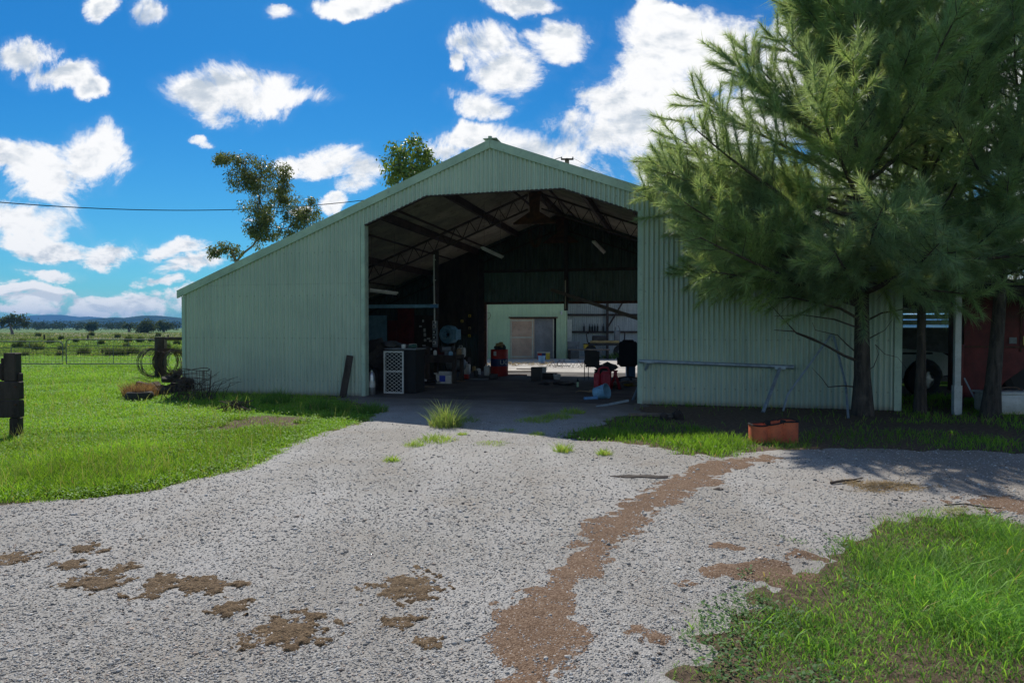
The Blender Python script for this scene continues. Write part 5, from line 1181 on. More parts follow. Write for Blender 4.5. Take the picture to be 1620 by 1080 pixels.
# mesh door and dark cabinet
p = at(623, 622); wz = px(p, 31); hz_ = px(p, 67); t = thing('security_screen', 'white diamond-mesh security screen standing against the dark cupboard', 'screen', (p.x, p.y, FL), RZ + .02)
fr = .035
for x in (-wz / 2, wz / 2): mb = MB(); mb.box((x, 0, hz_ / 2), (fr, .03, hz_)); part('frame_rail', mb, M_WHITE, t)
for z in (fr / 2, hz_ * .52, hz_ - fr / 2): mb = MB(); mb.box((0, 0, z), (wz - fr, .03, fr)); part('frame_rail', mb, M_WHITE, t)
for lo, hi in ((fr, hz_ * .52 - fr / 2), (hz_ * .52 + fr / 2, hz_ - fr)):
    mb = MB(); n = 7; x0, x1 = -wz / 2 + fr / 2, wz / 2 - fr / 2
    for sgn in (1, -1):
        for k in range(-n, 2 * n):
            c = k * (x1 - x0) / 5.0; pts = []
            a_, b_ = x0, x1; za, zb = lo + c, lo + c + sgn * (x1 - x0) * .75
            # clip the wire to the panel
            def cl(ax, az, bx, bz):
                t0, t1 = 0.0, 1.0; dz = bz - az
                if abs(dz) < 1e-9: return None
                for lim, s in ((lo, 1), (hi, -1)):
                    r = (lim - az) / dz
                    if (dz > 0) == (s > 0): t0 = max(t0, r)
                    else: t1 = min(t1, r)
                return None if t1 - t0 < .02 else ((ax + (bx - ax) * t0, az + dz * t0), (ax + (bx - ax) * t1, az + dz * t1))
            q = cl(a_, za, b_, zb)
            if q: mb.bar((q[0][0], .002 * sgn, q[0][1]), (q[1][0], .002 * sgn, q[1][1]), .007, .007)
    part('diamond_mesh', mb, M_WHITE, t)
p2 = SW(0, 0); cupb = thing('steel_cupboard', 'dark steel cupboard behind the white mesh screen', 'cupboard', (p.x + .12 + E2.x * .06, p.y + E2.y * .06, FL), RZ)
mb = MB(); mb.box((.02, .33, hz_ / 2 + .02), (wz + .28, .6, hz_ + .02), bev=.01); part('carcass', mb, M_BLACK, cupb); mb = MB(); mb.box((.02, .33, hz_ + .045), (wz + .36, .66, .035), bev=.01); part('worktop', mb, M_GREY, cupb)
# junk on the cupboard
for i, (dx, dy, r, mt, nm, lab) in enumerate(((-.28, .2, .16, M_DGREY, 'canvas_bundle', 'dark canvas bundle on the cupboard behind the mesh screen'), (.02, .25, .09, M_DGREY, 'engine_part', 'dark round engine part in the middle of the cupboard top'), (.28, .2, .08, pm('green_cloth', (.05, .12, .09), (.03, .08, .06), 6, .9), 'green_cloth', 'small green cloth heap on the right end of the cupboard top'))):
    mb = MB().blob((0, 0, r * .5), r, i + 3, 2, .3, (1.5, 1, .6)); q = Vector((p.x + .12, p.y + .06, 0)) + E1 * dx + E2 * dy; solo(nm, mb, mt, (q.x, q.y, FL + hz_ + .065), lab, 'bundle', smooth=True)
q = Vector((p.x + .12, p.y + .06, 0)) + E1 * .08 + E2 * .08; mb = MB().lathe([(0, 0), (.05, 0), (.05, .09), (0, .09)], seg=12); solo('paint_tin', mb, M_WHITE, (q.x, q.y, FL + hz_ + .065), 'small white tin on the cupboard top', 'tin', smooth=True)
# tarp heap left behind the jamb
mb = MB(); 
for i in range(6): mb.blob((random.uniform(-.3, .3), random.uniform(-.2, .2), .5 + .1 * i), random.uniform(.25, .36), i + 30, 2, .3, (1, .8, .8))
mb.box((0, .2, .3), (.8, .6, .6)); q = at(603, 608); solo('covered_heap', mb, M_DGREY, (q.x - .1, q.y + .6, FL), 'heap of dark covered gear inside the left jamb', 'heap', rz=RZ, smooth=True)
# back wall panels
def backpanel(x0, y0, x1, y1, v, mat, name, lab, cat, th=.03, parts=None):
    (a, z1), (b_, z0) = W(x0, y0, v), W(x1, y1, v); z0 = max(z0, .04); t = thing(name, lab, cat, SW((a + b_) / 2, v, z0), RZ); mb = MB(); mb.box((0, 0, (z1 - z0) / 2), (b_ - a, th, z1 - z0)); part('panel', mb, mat, t); return t, b_ - a, z1 - z0
backpanel(570, 499, 612, 570, DEP - 1.4, M_LBLUE, 'blue_sheet', 'pale blue flat sheet leaning behind the cupboard', 'sheet')
t, w_, h_ = backpanel(617, 507, 631, 575, DEP - 1.0, M_DRED, 'red_locker', 'narrow dark red locker, left of the taller red one', 'locker', .4)
t, w_, h_ = backpanel(633, 488, 652, 575, DEP - .9, M_DRED, 'red_locker', 'taller dark red locker against the back wall', 'locker', .45)
t, w_, h_ = backpanel(656, 499, 688, 560, DEP - .5, M_DTIMBER, 'notice_board', 'dark board with small white notices pinned on it', 'board')
rr = random.Random(2)
for dx, dz, ww, hh in ((-.14, .72, .10, .07), (.0, .62, .08, .14), (.01, .50, .09, .14), (.02, .36, .09, .10), (.14, .40, .12, .06), (.20, .34, .10, .07), (-.02, .22, .12, .06), (-.24, .12, .09, .08), (-.1, .13, .09, .08), (.06, .12, .09, .08), (.22, .13, .09, .08), (-.05, .86, .06, .1)):
    mb = MB(); mb.box((dx * w_ / .7, -.02, dz * h_ / 1.0), (ww * w_ / .75, .004, hh * .9)); part('paper_notice', mb, M_WHITE, t)
# switchboard on the inner post
q = SW(UM, VM - .12, 0); t = thing('power_board', 'grey power board with sockets and switches on the inner post', 'switchboard', (q.x, q.y, 1.05), RZ)
mb = MB(); mb.box((0, 0, .36), (.16, .02, .78), bev=.005); part('backplate', mb, M_GREY, t)
for z, mt in ((.70, M_WHITE), (.58, M_WHITE), (.42, M_BLACK), (.26, M_BLACK), (.10, M_WHITE)): mb = MB(); mb.box((-.01, -.03, z), (.10, .05, .09), bev=.012); s_ = part('socket', mb, mt, t); mb = MB(); mb.lathe([(0, 0), (.026, 0), (.026, .02), (0, .02)], (-.01, -.055, z), 12, Matrix.Rotation(1.57, 4, 'X')); part('socket_face', mb, M_BLACK if mt is M_WHITE else M_WHITE, s_)
# blue reel / blower
q = at(711, 597); Yq = SW(W(711, 529, DEP - 1.2)[0], DEP - 1.2).y; c = P(711, 529, Yq); r_ = 14.5 / FPX * Yq
t = thing('air_blower', 'round pale blue blower fixed high beside the power board', 'blower', c, RZ - .25); Mx = Matrix.Rotation(math.pi / 2, 4, 'X')
mb = MB().lathe([(r_ * .42, .20), (r_ * .9, .20), (r_, .15), (r_, -.15), (r_ * .9, -.20), (0, -.20)], seg=12, M=Mx); mb.lathe([(r_ * .42, .20), (r_ * .42, .05), (0, .05)], seg=20, M=Mx); part('housing', mb, M_LBLUE, t, True, angle=25)
mb = MB().lathe([(r_ * .5, .205), (r_ * .62, .235), (r_ * .74, .205)], seg=24, M=Mx); part('flange_ring', mb, M_LBLUE, t, True)
mb = MB().lathe([(0, .12), (.05, .12), (.05, .06)], seg=12, M=Mx); 
for i in range(6): a = i * 1.047; mb.bar((.04 * math.cos(a), -.08, .04 * math.sin(a)), (r_ * .4 * math.cos(a), -.08, r_ * .4 * math.sin(a)), .03, .01)
part('impeller', mb, M_DGREY, t)
mb = MB()
for i in range(7): mb.box((r_ + .12 * 0 + .02, -.12 + .045 * i, 0), (.05, .018, r_ * 1.1))
part('cooling_fins', mb, M_LBLUE, t)
mb = MB(); mb.box((0, .16, -r_ - .25), (.2, .08, .6)); part('mount_bracket', mb, M_STEEL, t)
for i, (x, y, mt) in enumerate(((743, 499.5, M_YEL), (731, 508, M_YEL), (743, 519, M_STRAW), (742.5, 531, M_YEL))):
    v = DEP - .34; a, z = W(x, y, v); t = thing('wall_switch', ['small yellow wall sign, topmost on the dark lining board', 'small yellow tag left of the others on the dark lining board', 'dull tan tag third from the top on the dark board', 'bright yellow tag lowest on the dark lining board'][i], 'tag', SW(a, v, z), RZ, 'yellow tags on the dark lining board')
    mb = MB(); mb.box((0, 0, 0), (.10, .03, .10), bev=.01); part('plate', mb, mt, t); mb = MB(); mb.box((0, -.02, -.01), (.035, .02, .05)); part('toggle', mb, M_BLACK, t)
# workbench
p = at(672, 606); t = thing('workbench', 'heavy dark timber workbench covered in tools along the left aisle', 'workbench', (p.x, p.y, FL), RZ)
mb = MB(); mb.box((.12, .45, .74), (1.55, .8, .09)); part('bench_top', mb, M_DTIMBER, t); mb = MB(); mb.box((.12, .04, .64), (1.5, .03, .11)); part('apron', mb, M_DTIMBER, t)
for x in (-.58, .05, .84):
    for y in (.1, .8): mb = MB(); mb.box((x, y, .35), (.10, .10, .69)); part('leg', mb, M_DTIMBER, t)
mb = MB(); mb.box((-.3, .2, .26), (.46, .35, .44)); part('drawer', mb, pm('rust_brown_box', (.12, .05, .03), (.07, .03, .02), 4, .7), t)
BT = FL + .785
def on_bench(dx, dy): q = Vector((p.x, p.y, 0)) + E1 * dx + E2 * dy; return (q.x, q.y, BT)
mb = MB().lathe([(0, 0), (.12, 0), (.12, .30), (.10, .32), (0, .32)], seg=20); solo('white_drum', mb, M_WHITE, on_bench(-.48, .3), 'white plastic drum standing on the left end of the workbench', 'drum', smooth=True)
rr = random.Random(5)
t2 = thing('bench_grinder', 'bench grinder with two dark wheels on the right end of the workbench', 'grinder', on_bench(.55, .35), RZ)
mb = MB(); mb.box((0, 0, .05), (.12, .14, .10)); mb.lathe([(0, -.13), (.075, -.13), (.075, .13), (0, .13)], (0, 0, .17), 16, Matrix.Rotation(1.57, 4, 'Y')); part('motor', mb, M_GREY, t2, True)
for s in (-1, 1): mb = MB(); mb.lathe([(0, -.02), (.10, -.02), (.10, .02), (0, .02)], (s * .18, 0, .17), 18, Matrix.Rotation(1.57, 4, 'Y')); part('grinding_wheel', mb, M_DGREY, t2, True)
t2 = thing('bench_vice', 'dark steel vice bolted at the middle of the workbench', 'vice', on_bench(.0, .12), RZ); mb = MB(); mb.box((0, .06, .09), (.14, .14, .18), bev=.02); mb.box((0, .06, .20), (.18, .05, .05)); part('fixed_jaw', mb, M_STEEL, t2); mb = MB(); mb.box((0, -.08, .13), (.13, .08, .12), bev=.02); mb.tube([(0, -.12, .10), (0, -.26, .10)], .018, 8); mb.tube([(-.09, -.25, .10), (.09, -.25, .10)], .009, 6); part('sliding_jaw', mb, M_STEEL, t2)
for i, (dx, dy, w_, h_, mt, nm, lab) in enumerate(((-.22, .3, .12, .16, M_GREY, 'grey_tin', 'grey tin between the white drum and the vice'), (-.1, .5, .16, .22, M_DGREY, 'dark_motor', 'squat dark motor behind the vice'), (.2, .3, .10, .12, M_WHITE, 'white_tin', 'white tin just right of the vice'), (.3, .55, .2, .2, M_DRED, 'red_toolbox', 'dull red toolbox at the back of the workbench'), (.72, .15, .12, .10, M_LBLUE, 'blue_tin', 'small pale blue tin at the right corner of the workbench'), (.85, .5, .14, .17, M_CARD, 'brown_carton', 'brown carton at the far right of the workbench'))):
    mb = MB(); mb.box((0, 0, h_ / 2), (w_, w_ * .8, h_), bev=.015); mb.box((0, 0, h_ + .01), (w_ * .5, w_ * .4, .02)); solo(nm, mb, mt, on_bench(dx, dy), lab, nm.split('_')[1], rz=rr.uniform(-.5, .5))
# compressor
p = at(722, 592); t = thing('air_compressor', 'grey air compressor tank on small feet right of the workbench', 'compressor', (p.x, p.y, FL), RZ - .1)
My = Matrix.Rotation(math.pi / 2, 4, 'Y'); mb = MB().lathe([(0, -.36), (.10, -.35), (.17, -.30), (.18, -.25), (.18, .25), (.17, .30), (.10, .35), (0, .36)], (0, 0, .33), 22, My); part('tank', mb, M_GREY, t, True)
mb = MB(); mb.box((-.12, 0, .58), (.22, .2, .16), bev=.03); mb.box((.12, 0, .57), (.2, .18, .15), bev=.02)
for i in range(5): mb.box((-.12, 0, .66 + .018 * i), (.16, .16, .008))
part('pump', mb, M_DGREY, t); mb = MB().lathe([(.10, -.015), (.13, -.015), (.13, .015), (.10, .015)], (-.26, 0, .6), 18, My); mb.bar((-.26, 0, .5), (-.26, 0, .7), .01, .02); part('flywheel', mb, M_DGREY, t)
for x in (-.22, .22):
    for y in (-.12, .12): mb = MB(); mb.bar((x, y, 0), (x, y * .8, .2), .03, .03); part('leg', mb, M_DGREY, t)
def jerry(lab, p, w, d, h, mat, cap=M_BLACK, nm='plastic_container', z=FL):
    t = thing(nm, lab, 'container', (p.x, p.y, z), RZ); mb = MB(); mb.box((0, 0, h * .42), (w, d, h * .84), bev=w * .15); part('container_body', mb, mat, t, True); mb = MB(); mb.tube([(-w * .3, 0, h * .82), (-w * .28, 0, h * .97), (w * .1, 0, h * .97), (w * .15, 0, h * .82)], w * .07, 6); part('handle', mb, mat, t, True); mb = MB().lathe([(0, 0), (w * .14, 0), (w * .14, h * .1), (0, h * .1)], (w * .32, 0, h * .83), 10); part('cap', mb, cap, t, True); return t
jerry('white plastic drum behind the compressor against the corrugated wall', at(730, 588), .28, .22, .42, M_WHITE, z=.55)
jerry('white container standing on the floor at the end of the compressor', at(738, 592), .24, .2, .42, M_WHITE)
mb = MB(); mb.box((0, .15, .26), (.5, .4, .5)); q = at(730, 588); solo('low_stand', mb, M_DTIMBER, (q.x, q.y - .05, FL), 'low dark stand carrying the white drum behind the compressor', 'stand', rz=RZ)
jerry('white gas bottle shaped container with a blue cap left of the red drum', at(771, 594), .19, .19, .38, M_WHITE, M_BLUE)
# printed carton, scraps
p = at(704, 606); t = thing('printed_carton', 'white cardboard carton with a blue printed side on the floor', 'carton', (p.x, p.y, FL), RZ + .1); mb = MB(); mb.box((0, 0, .12), (.44, .3, .24)); part('carton', mb, M_WHITE, t)
mb = MB(); mb.box((-.04, -.152, .14), (.17, .004, .17)); part('blue_print', mb, pm('blue_print', (.03, .06, .42), (.025, .05, .36), 4, .6), t); mb = MB(); mb.box((.0, .15, .27), (.44, .02, .12), rx=-.6); mb.box((-.24, 0, .26), (.12, .3, .01), ry=.5); part('flap', mb, M_WHITE, t)
p = at(684, 607); t = thing('angle_grinder', 'black and white power tool lying on the floor left of the carton', 'power tool', (p.x, p.y, FL), RZ + .5); mb = MB(); mb.tube([(-.16, 0, .08), (.12, 0, .07)], .045, 10); part('tool_body', mb, M_BLACK, t, True); mb = MB(); mb.lathe([(0, 0), (.09, 0), (.09, .02), (0, .02)], (.16, 0, .05), 14); part('disc_guard', mb, M_GREY, t, True); mb = MB(); mb.tube([(-.16, 0, .09), (-.28, .05, .13)], .03, 8); part('grip', mb, M_WHITE, t, True)
p = at(737, 599); mb = MB(); mb.box((0, 0, .07), (.2, .14, .14), bev=.02); solo('red_tin', mb, M_RED, (p.x, p.y, FL), 'small red tin on the floor below the compressor', 'tin', rz=RZ)
for i, (x, y, w_, d_, mt, lab) in enumerate(((722, 603, .5, .25, M_CARD, 'flattened brown carton below the compressor'), (758, 600, .55, .3, M_GREY, 'grey flat sheet lying on the floor left of the red drum'), (660, 612, .9, .18, M_TIMBER, 'long pale board lying on the floor beside the cupboard'))):
    p = at(x, y); mb = MB(); mb.box((0, 0, .012), (w_, d_, .02), rz=.1 * i); solo('flat_board', mb, mt, (p.x, p.y, FL), lab, 'board', rz=RZ)
for i, (x, y, mt, lab) in enumerate(((750, 588, M_STRAW, 'tan can in the corner below the corrugated wall, nearer the lining board'), (757, 592, M_WHITE, 'white-topped can in the corner left of the rear doorway'), (753, 596, M_DGREY, 'dark can in front of the two in the corner'), (792, 603, M_DGREY, 'black box sitting against the foot of the red drum'))):
    p = at(x if x != 792 else 781, y if x != 792 else 599.5); mb = MB()
    if x == 792: mb.box((0, 0, .08), (.26, .18, .16), bev=.02)
    else: mb.lathe([(0, 0), (.07, 0), (.07, .18), (.05, .2), (0, .2)], seg=14)
    solo('floor_can', mb, mt, (p.x, p.y, FL), lab, 'can' if x != 792 else 'box', smooth=(x != 792))
# debris near the rear doorway
mb = MB(); rr = random.Random(12)
for i in range(150):
    x = rr.uniform(-1.2, 1.4); y = rr.uniform(-.7, .9); a = rr.uniform(0, 3.14); L = rr.uniform(.08, .5); mb.bar((x, y, .01 + rr.random() * .1), (x + L * math.cos(a), y + L * math.sin(a), .01 + rr.random() * .14), .014, .010)
p = at(815, 578); o = solo('loose_sticks', mb, M_STRAW, (p.x, p.y, FL), 'scatter of sticks, straw and laths on the sunlit slab', 'sticks'); o['kind'] = 'stuff'
mb = MB()
for i in range(26):
    x = rr.uniform(-.9, 1.0); y = rr.uniform(-.5, .6); a = rr.uniform(0, 3.14); L = rr.uniform(.2, .6); mb.tube([(x, y, .02), (x + L * .5 * math.cos(a), y + L * .5 * math.sin(a), .08 + rr.random() * .28), (x + L * math.cos(a), y + L * math.sin(a), .02)], .008, 3, False)
p = at(905, 582); o = solo('wire_tangle', mb, M_RWIRE, (p.x, p.y, FL), 'tangle of reddish wire on the sunlit slab right of the buckets', 'wire'); o['kind'] = 'stuff'
for i, (x, y, L, mt, lab) in enumerate(((812, 594, .9, M_DRED, 'reddish board lying beside the red drum'), (825, 588, 1.3, M_TIMBER, 'long pale board on the sunlit slab right of the drum'), (838, 584, 1.0, M_TIMBER, 'second pale board, farther back on the sunlit slab'), (893, 579, .5, M_WHITE, 'white flat piece on the slab beyond the wire tangle'))):
    p = at(x, y); mb = MB(); mb.box((0, 0, .02), (L, .12, .03), rz=.15 - .1 * i); solo('loose_board', mb, mt, (p.x, p.y, FL + .004), lab, 'board')
# --- plank leaning outside left of the opening
pa = at(542, 629, 0); pb_ = Vector(SW(W(556, 562)[0], -.07, W(556, 562)[1])); mb = MB(); mb.bar((0, 0, 0), pb_ - pa, .15, .045, Vector((0, 1, 0))); solo('leaning_plank', mb, M_DTIMBER, (pa.x, pa.y, .0), 'rough weathered plank leaning on the wall left of the doorway', 'plank')
# --- pipe rail leaning on the right wall
def wp(x, y, off): u_, z = W(x, y, -off); return SW(u_, -off, z)
r0_ = wp(1011, 571, .10); r1_ = wp(1254, 580.5, .10); t = thing('pipe_rail', 'long galvanised pipe rail with two splayed legs leaning along the right wall', 'rail', (r0_.x, r0_.y, 0), 0)
L0 = Vector((r0_.x, r0_.y, 0)); mb = MB(); mb.tube([r0_ - L0, r1_ - L0], .036, 12); mb.tube([r1_ - L0 - (r1_ - r0_).normalized() * .03, r1_ - L0 + (r1_ - r0_).normalized() * .02], .045, 12); part('top_rail', mb, M_GALV, t, True)
for (xa, ya), (xb, yb_) in (((1027, 572), (1001, 634)), ((1234, 582), (1207, 652))):
    a = wp(xa, ya, .11) - L0; g_ = G(xb, yb_); b_ = Vector((g_.x, g_.y, 0)) - L0; mb = MB(); mb.tube([a, b_], .034, 10); l_ = part('leg', mb, M_GALV, t, True); mb = MB(); mb.box((a.x, a.y, a.z), (.20, .06, .05), rz=RZ); part('bracket', mb, M_GALV, l_)
# second pipe frame
g1, g2 = G(1239, 650), G(1342, 661); ta = wp(1316, 528, .16); t = thing('tall_trestle', 'tall thin bent pipe trestle leaning on the wall behind the big tree trunk', 'trestle', (g1.x, g1.y, 0), 0); L0 = Vector((g1.x, g1.y, 0))
mb = MB(); m1 = wp(1246, 624, .35); mb.tube([(0, 0, 0), m1 - L0, ta - L0], .021, 8); part('leg', mb, M_GALV, t, True)
mb = MB(); m2 = wp(1338, 608, .55); tb = wp(1319, 531, .18); mb.tube([Vector((g2.x, g2.y, 0)) - L0, m2 - L0, tb - L0], .021, 8); part('leg', mb, M_GALV, t, True)
# --- orange cut drums
p = G(1223, 698); t = thing('cut_drum_planter', 'faded orange steel tub with dark creases standing in the grass', 'planter', p, 0)
R2 = px(p, 36); Hn = px(p, 30)
def lobes(rad, z, off=0.0):
    out = []
    for sgn, cs in ((-1, (-1, 0, 1)), (1, (1, 0, -1))):
        for c_ in cs:
            cx = c_ * R2 * .655; r_ = R2 * .40 + off
            for q in np.linspace(.62, math.pi - .62, 9):
                a_ = math.pi + q if sgn < 0 else q
                out.append((cx + r_ * math.cos(a_), (R2 * .12 * sgn) + r_ * math.sin(a_) * .85, z))
        if sgn < 0: out += [(R2 + off, 0, z)]
        else: out += [(-R2 - off, 0, z)]
    return out
o0, o1, i1, i0 = lobes(0, 0), lobes(0, Hn), lobes(0, Hn, -.012), lobes(0, .03, -.012); n_ = len(o0); mb = MB(); V = o0 + o1 + i1 + i0; V = [(x, y, z + (.03 * math.sin(x * 7) if z > .1 else 0)) for x, y, z in V]
mb.add(V, [(k * n_ + i, k * n_ + (i + 1) % n_, (k + 1) * n_ + (i + 1) % n_, (k + 1) * n_ + i) for k in range(3) for i in range(n_)]); part('tub_shell', mb, M_ORANGE, t, True, angle=50)
mb = MB(); ring = V[n_:2 * n_]; mb.tube(ring + [ring[0]], .012, 5, False); part('rolled_rim', mb, M_BLACK, t, True)
for c_ in (-.33, .33):
    mb = MB(); mb.box((c_ * R2, -R2 * .26, Hn * .72), (.04, .03, Hn * .62)); mb.box((c_ * R2, -R2 * .25, Hn * 1.06), (.06, .05, .06)); part('crease_bar', mb, M_BLACK, t)  # black bars along the two creases between the lobes
mb = MB(); mb.prism(lobes(0, .04, -.02), (0, 0, .05)); part('soil', mb, M_DTIMBER, t)
tussock('tub_weeds', 'weeds sprouting round the foot of the orange tub', 'weed', (p.x, p.y - .25, 0), .13, .42, 330, ((.08, .19, .02), (.16, .30, .05)), None, .008, 5)
# timber scraps by right grass
p = G(1037, 660); mb = MB(); mb.box((-.1, 0, .05), (.75, .09, .05), rz=-.12); mb.box((.22, -.05, .03), (.5, .06, .04), rz=-.35); solo('timber_scraps', mb, M_TIMBER, p, 'two grey timber scraps in the shaded grass below the rail', 'timber')
p = G(1062, 663); mb = MB(); 
for i in range(5): mb.blob((random.uniform(-.14, .14), random.uniform(-.1, .1), .05), .09, i, 1, .4)
solo('charred_stump', mb, M_DTIMBER, p, 'dark lump of rubbish beside the timber scraps', 'stump')
p = G(1012, 758); mb = MB(); mb.prism([(-.31, .02, .0), (-.15, -.05, 0), (.02, -.03, 0), (.15, -.07, 0), (.28, -.06, 0), (.31, .04, 0), (.2, .03, 0), (.1, .09, 0), (-.02, .06, 0), (-.1, .08, 0)], (0, 0, .014)); solo('bark_slab', mb, M_DTIMBER, (p.x, p.y, .02), 'flat black strip of rubber lying on the gravel', 'strip')
p = G(1135, 778); mb = MB().blob((0, 0, .015), .04, 1, 1, .4, (1.5, 1, .5)); solo('bark_chip', mb, M_DTIMBER, (p.x, p.y, .01), 'small dark bark chip on the edge of the dirt track', 'bark chip')
p = G(1345, 768); mb = MB(); mb.tube([(-.22, -.05, .03), (-.08, .0, .04), (.05, .06, .035), (.2, .14, .04)], [.014, .013, .010, .006], 6); mb.tube([(.05, .06, .035), (.12, .02, .03)], [.008, .004], 5); solo('fallen_stick', mb, M_TWIG, (p.x, p.y, .01), 'crooked dead stick lying on the gravel left of the straw', 'stick', smooth=True)
def strawheap(name, lab, c, rx, ry, n, tint, seed, hgt=.03):
    rng = np.random.default_rng(seed); a = rng.random(n) * 6.28; q = np.sqrt(rng.random(n)); X = rx * q * np.cos(a); Y = ry * q * np.sin(a); kk = (1.1 - q + 1.5 * fbm(X * 5 / rx * .5 + seed * 7, Y * 5 / rx * .5, 88, 4)) > .45; X, Y, q = X[kk], Y[kk], q[kk]; n = len(X)
    V, F, C = blades(X, Y, .012 + hgt * (1 - q ** 2), .02 + .03 * rng.random(n), np.full(n, .006), rng, 3.2, tint); o = soup(name, V, F, M_DRYG, None, C); o.location = c; o['kind'] = 'stuff'; tag(o, lab, 'straw'); return o
p = G(1390, 773); strawheap('straw_scatter', 'thin spread of dry straw on the gravel under the tree shade', (p.x, p.y, 0), .62, .30, 2200, ((.22, .15, .08), (.40, .30, .16)), 1, .012)
p = G(1545, 815); strawheap('cut_grass_heap', 'wilted pale cut grass lying at the far edge of the right verge', (p.x, p.y, .0), .5, .10, 700, ((.25, .30, .12), (.40, .40, .20)), 2)
p = G(1500, 812); mb = MB(); mb.tube([(-.2, .05, .06), (-.05, .02, .08), (.1, -.02, .06), (.25, -.01, .05)], [.007, .006, .005, .003], 5); solo('fallen_twig', mb, M_TWIG, (p.x + .2, p.y, .0), 'dark twig lying on the wilted cut grass', 'twig', smooth=True)
# --- left foreground timber
p = G(26, 693); t = thing('yard_post', 'old dark timber yard post with bolted planks at the left edge', 'post', p, .12); s = p.y / FPX
def lb(x0, y0, x1, y1, d, dy, mat=M_DTIMBER, nm='plank'):
    a, b_ = P(x0, y0, p.y), P(x1, y1, p.y); mb = MB(); mb.box(((a.x + b_.x) / 2 - p.x, dy, (a.z + b_.z) / 2), (abs(b_.x - a.x), d, abs(a.z - b_.z)), bev=.012); return part(nm, mb, mat, t)
lb(19, 660, 33, 694, .14, .0, nm='post'); lb(10, 558, 28, 603, .17, .02, nm='post'); lb(-75, 603, 36.5, 631, .12, -.04); lb(-75, 632, 37.5, 659, .12, -.045)
lb(-70, 575, 9, 600, .06, .03, nm='rail'); lb(28, 590, 32, 604, .10, .03, nm='cleat'); lb(5, 566, 9.8, 602, .05, -.02, nm='cleat'); lb(-70, 560, -52, 695, .14, .0, nm='post')
mb = MB(); 
for zx, zy in ((22, 612), (22, 640)): q = P(zx, zy, p.y - .12); mb.lathe([(0, 0), (.016, 0), (.016, .02), (0, .02)], (q.x - p.x, -.115, q.z), 8, Matrix.Rotation(1.57, 4, 'X'))
part('bolt', mb, M_RUST, t)
# --- gates
def gate(lab, xl, xr, yt, yb_, Y, mirror=False):
    a = P(xl, 580, Y); b_ = P(xr, 580, Y); w_ = b_.x - a.x; h_ = HT(yt, Y); t = thing('farm_gate', lab, 'gate', (a.x, Y, 0), 0, 'mesh farm gates'); z0 = .10; r = .022; rc = .16
    pts = []
    for cx, cz, s0 in ((rc, h_ - rc, math.pi), (w_ - rc, h_ - rc, math.pi / 2)):
        for q in np.linspace(0, math.pi / 2, 6): pts.append((cx + rc * math.cos(s0 - q), 0, cz + rc * math.sin(s0 - q)))
    mb = MB(); mb.tube([(0, 0, z0)] + pts + [(w_, 0, z0), (0, 0, z0)], r, 8); part('gate_frame', mb, M_GALVD, t, True)
    mb = MB(); mb.tube([(0, 0, h_ - .26), (w_, 0, h_ - .26)], .016, 6); part('mid_rail', mb, M_GALVD, t, True)
    for x in (w_ * .35, w_ * .69): mb = MB(); mb.tube([(x, 0, h_ - .26), (x, 0, h_)], .014, 6); part('stay', mb, M_GALVD, t)
    mb = MB(); mb.tube([(w_ * .52, 0, z0), (w_ * .52, 0, h_ - .26)], .014, 6); part('stay', mb, M_GALVD, t)
    mb = MB(); nx = int(w_ / .15)
    for i in range(1, nx): mb.tube([(w_ * i / nx, 0, z0), (w_ * i / nx, 0, h_ - .26)], .005, 3, False)
    for i in range(1, 6): z = z0 + (h_ - .26 - z0) * i / 6; mb.tube([(0, 0, z), (w_, 0, z)], .005, 3, False)
    part('wire_mesh', mb, M_WIRE, t)
M_GALVD = pm('dull_gate_pipe', (.17, .19, .18), (.10, .11, .105), 8, .6, metal=.3)
Yg_ = G(100, 579).y
gate('left mesh farm gate, cut off by the photo edge', -70, 99.5, 540, 578, Yg_); gate('right mesh farm gate, between the first gate and the shed', 105, 248, 537, 578, Yg_ + .0)
# strainer post, rail and coils
pq = G(253, 596); s = pq.y / FPX; t = thing('strainer_post', 'dark timber strainer post with a top rail running to the shed', 'post', pq, 0); hh = HT(533, pq.y)
mb = MB(); mb.tube([(0, 0, -.1), (0, 0, hh * .5), (.01, 0, hh)], .15, 12); part('post', mb, M_DTIMBER, t, True); mb = MB(); mb.tube([(.12, .05, .1), (.14, .05, hh - .05)], .07, 10); part('brace_post', mb, M_TIMBER, t, True)
mb = MB(); mb.tube([(-.05, -.02, hh - .05), (1.5, .4, hh - .06)], .055, 10); part('rail', mb, M_DTIMBER, t, True)
def coil(lab, x, y, r, rz_, seed, n=15):
    c = P(x, y, pq.y - .25); rr = random.Random(seed); mb = MB(); 
    for k in range(n):
        ph = rr.uniform(0, 6); rk = r * rr.uniform(.88, 1.05); ox, oz, oy = rr.uniform(-.03, .03), rr.uniform(-.03, .03), rr.uniform(-.14, .14); tl = rr.uniform(-.2, .2)
        mb.tube([(ox + rk * math.cos(a) , oy + tl * r * math.sin(a + ph), oz + rk * 1.04 * math.sin(a) + .01 * math.sin(5 * a + ph)) for a in np.linspace(0, 2 * math.pi, 22)], .0065, 3, False)
    for q in (0.6, 2.3, 4.4): 
        mb.tube([(r * math.cos(q) + .04 * math.cos(w) * math.cos(q), .11 * math.sin(w), r * math.sin(q) + .05 * math.cos(w)) for w in np.linspace(0, 6.28, 9)], .007, 3, False)
    solo('wire_coil', mb, M_WIRE if seed % 2 else M_RWIRE, c, lab, 'wire coil', 'coils of fence wire on the post', rz=rz_)
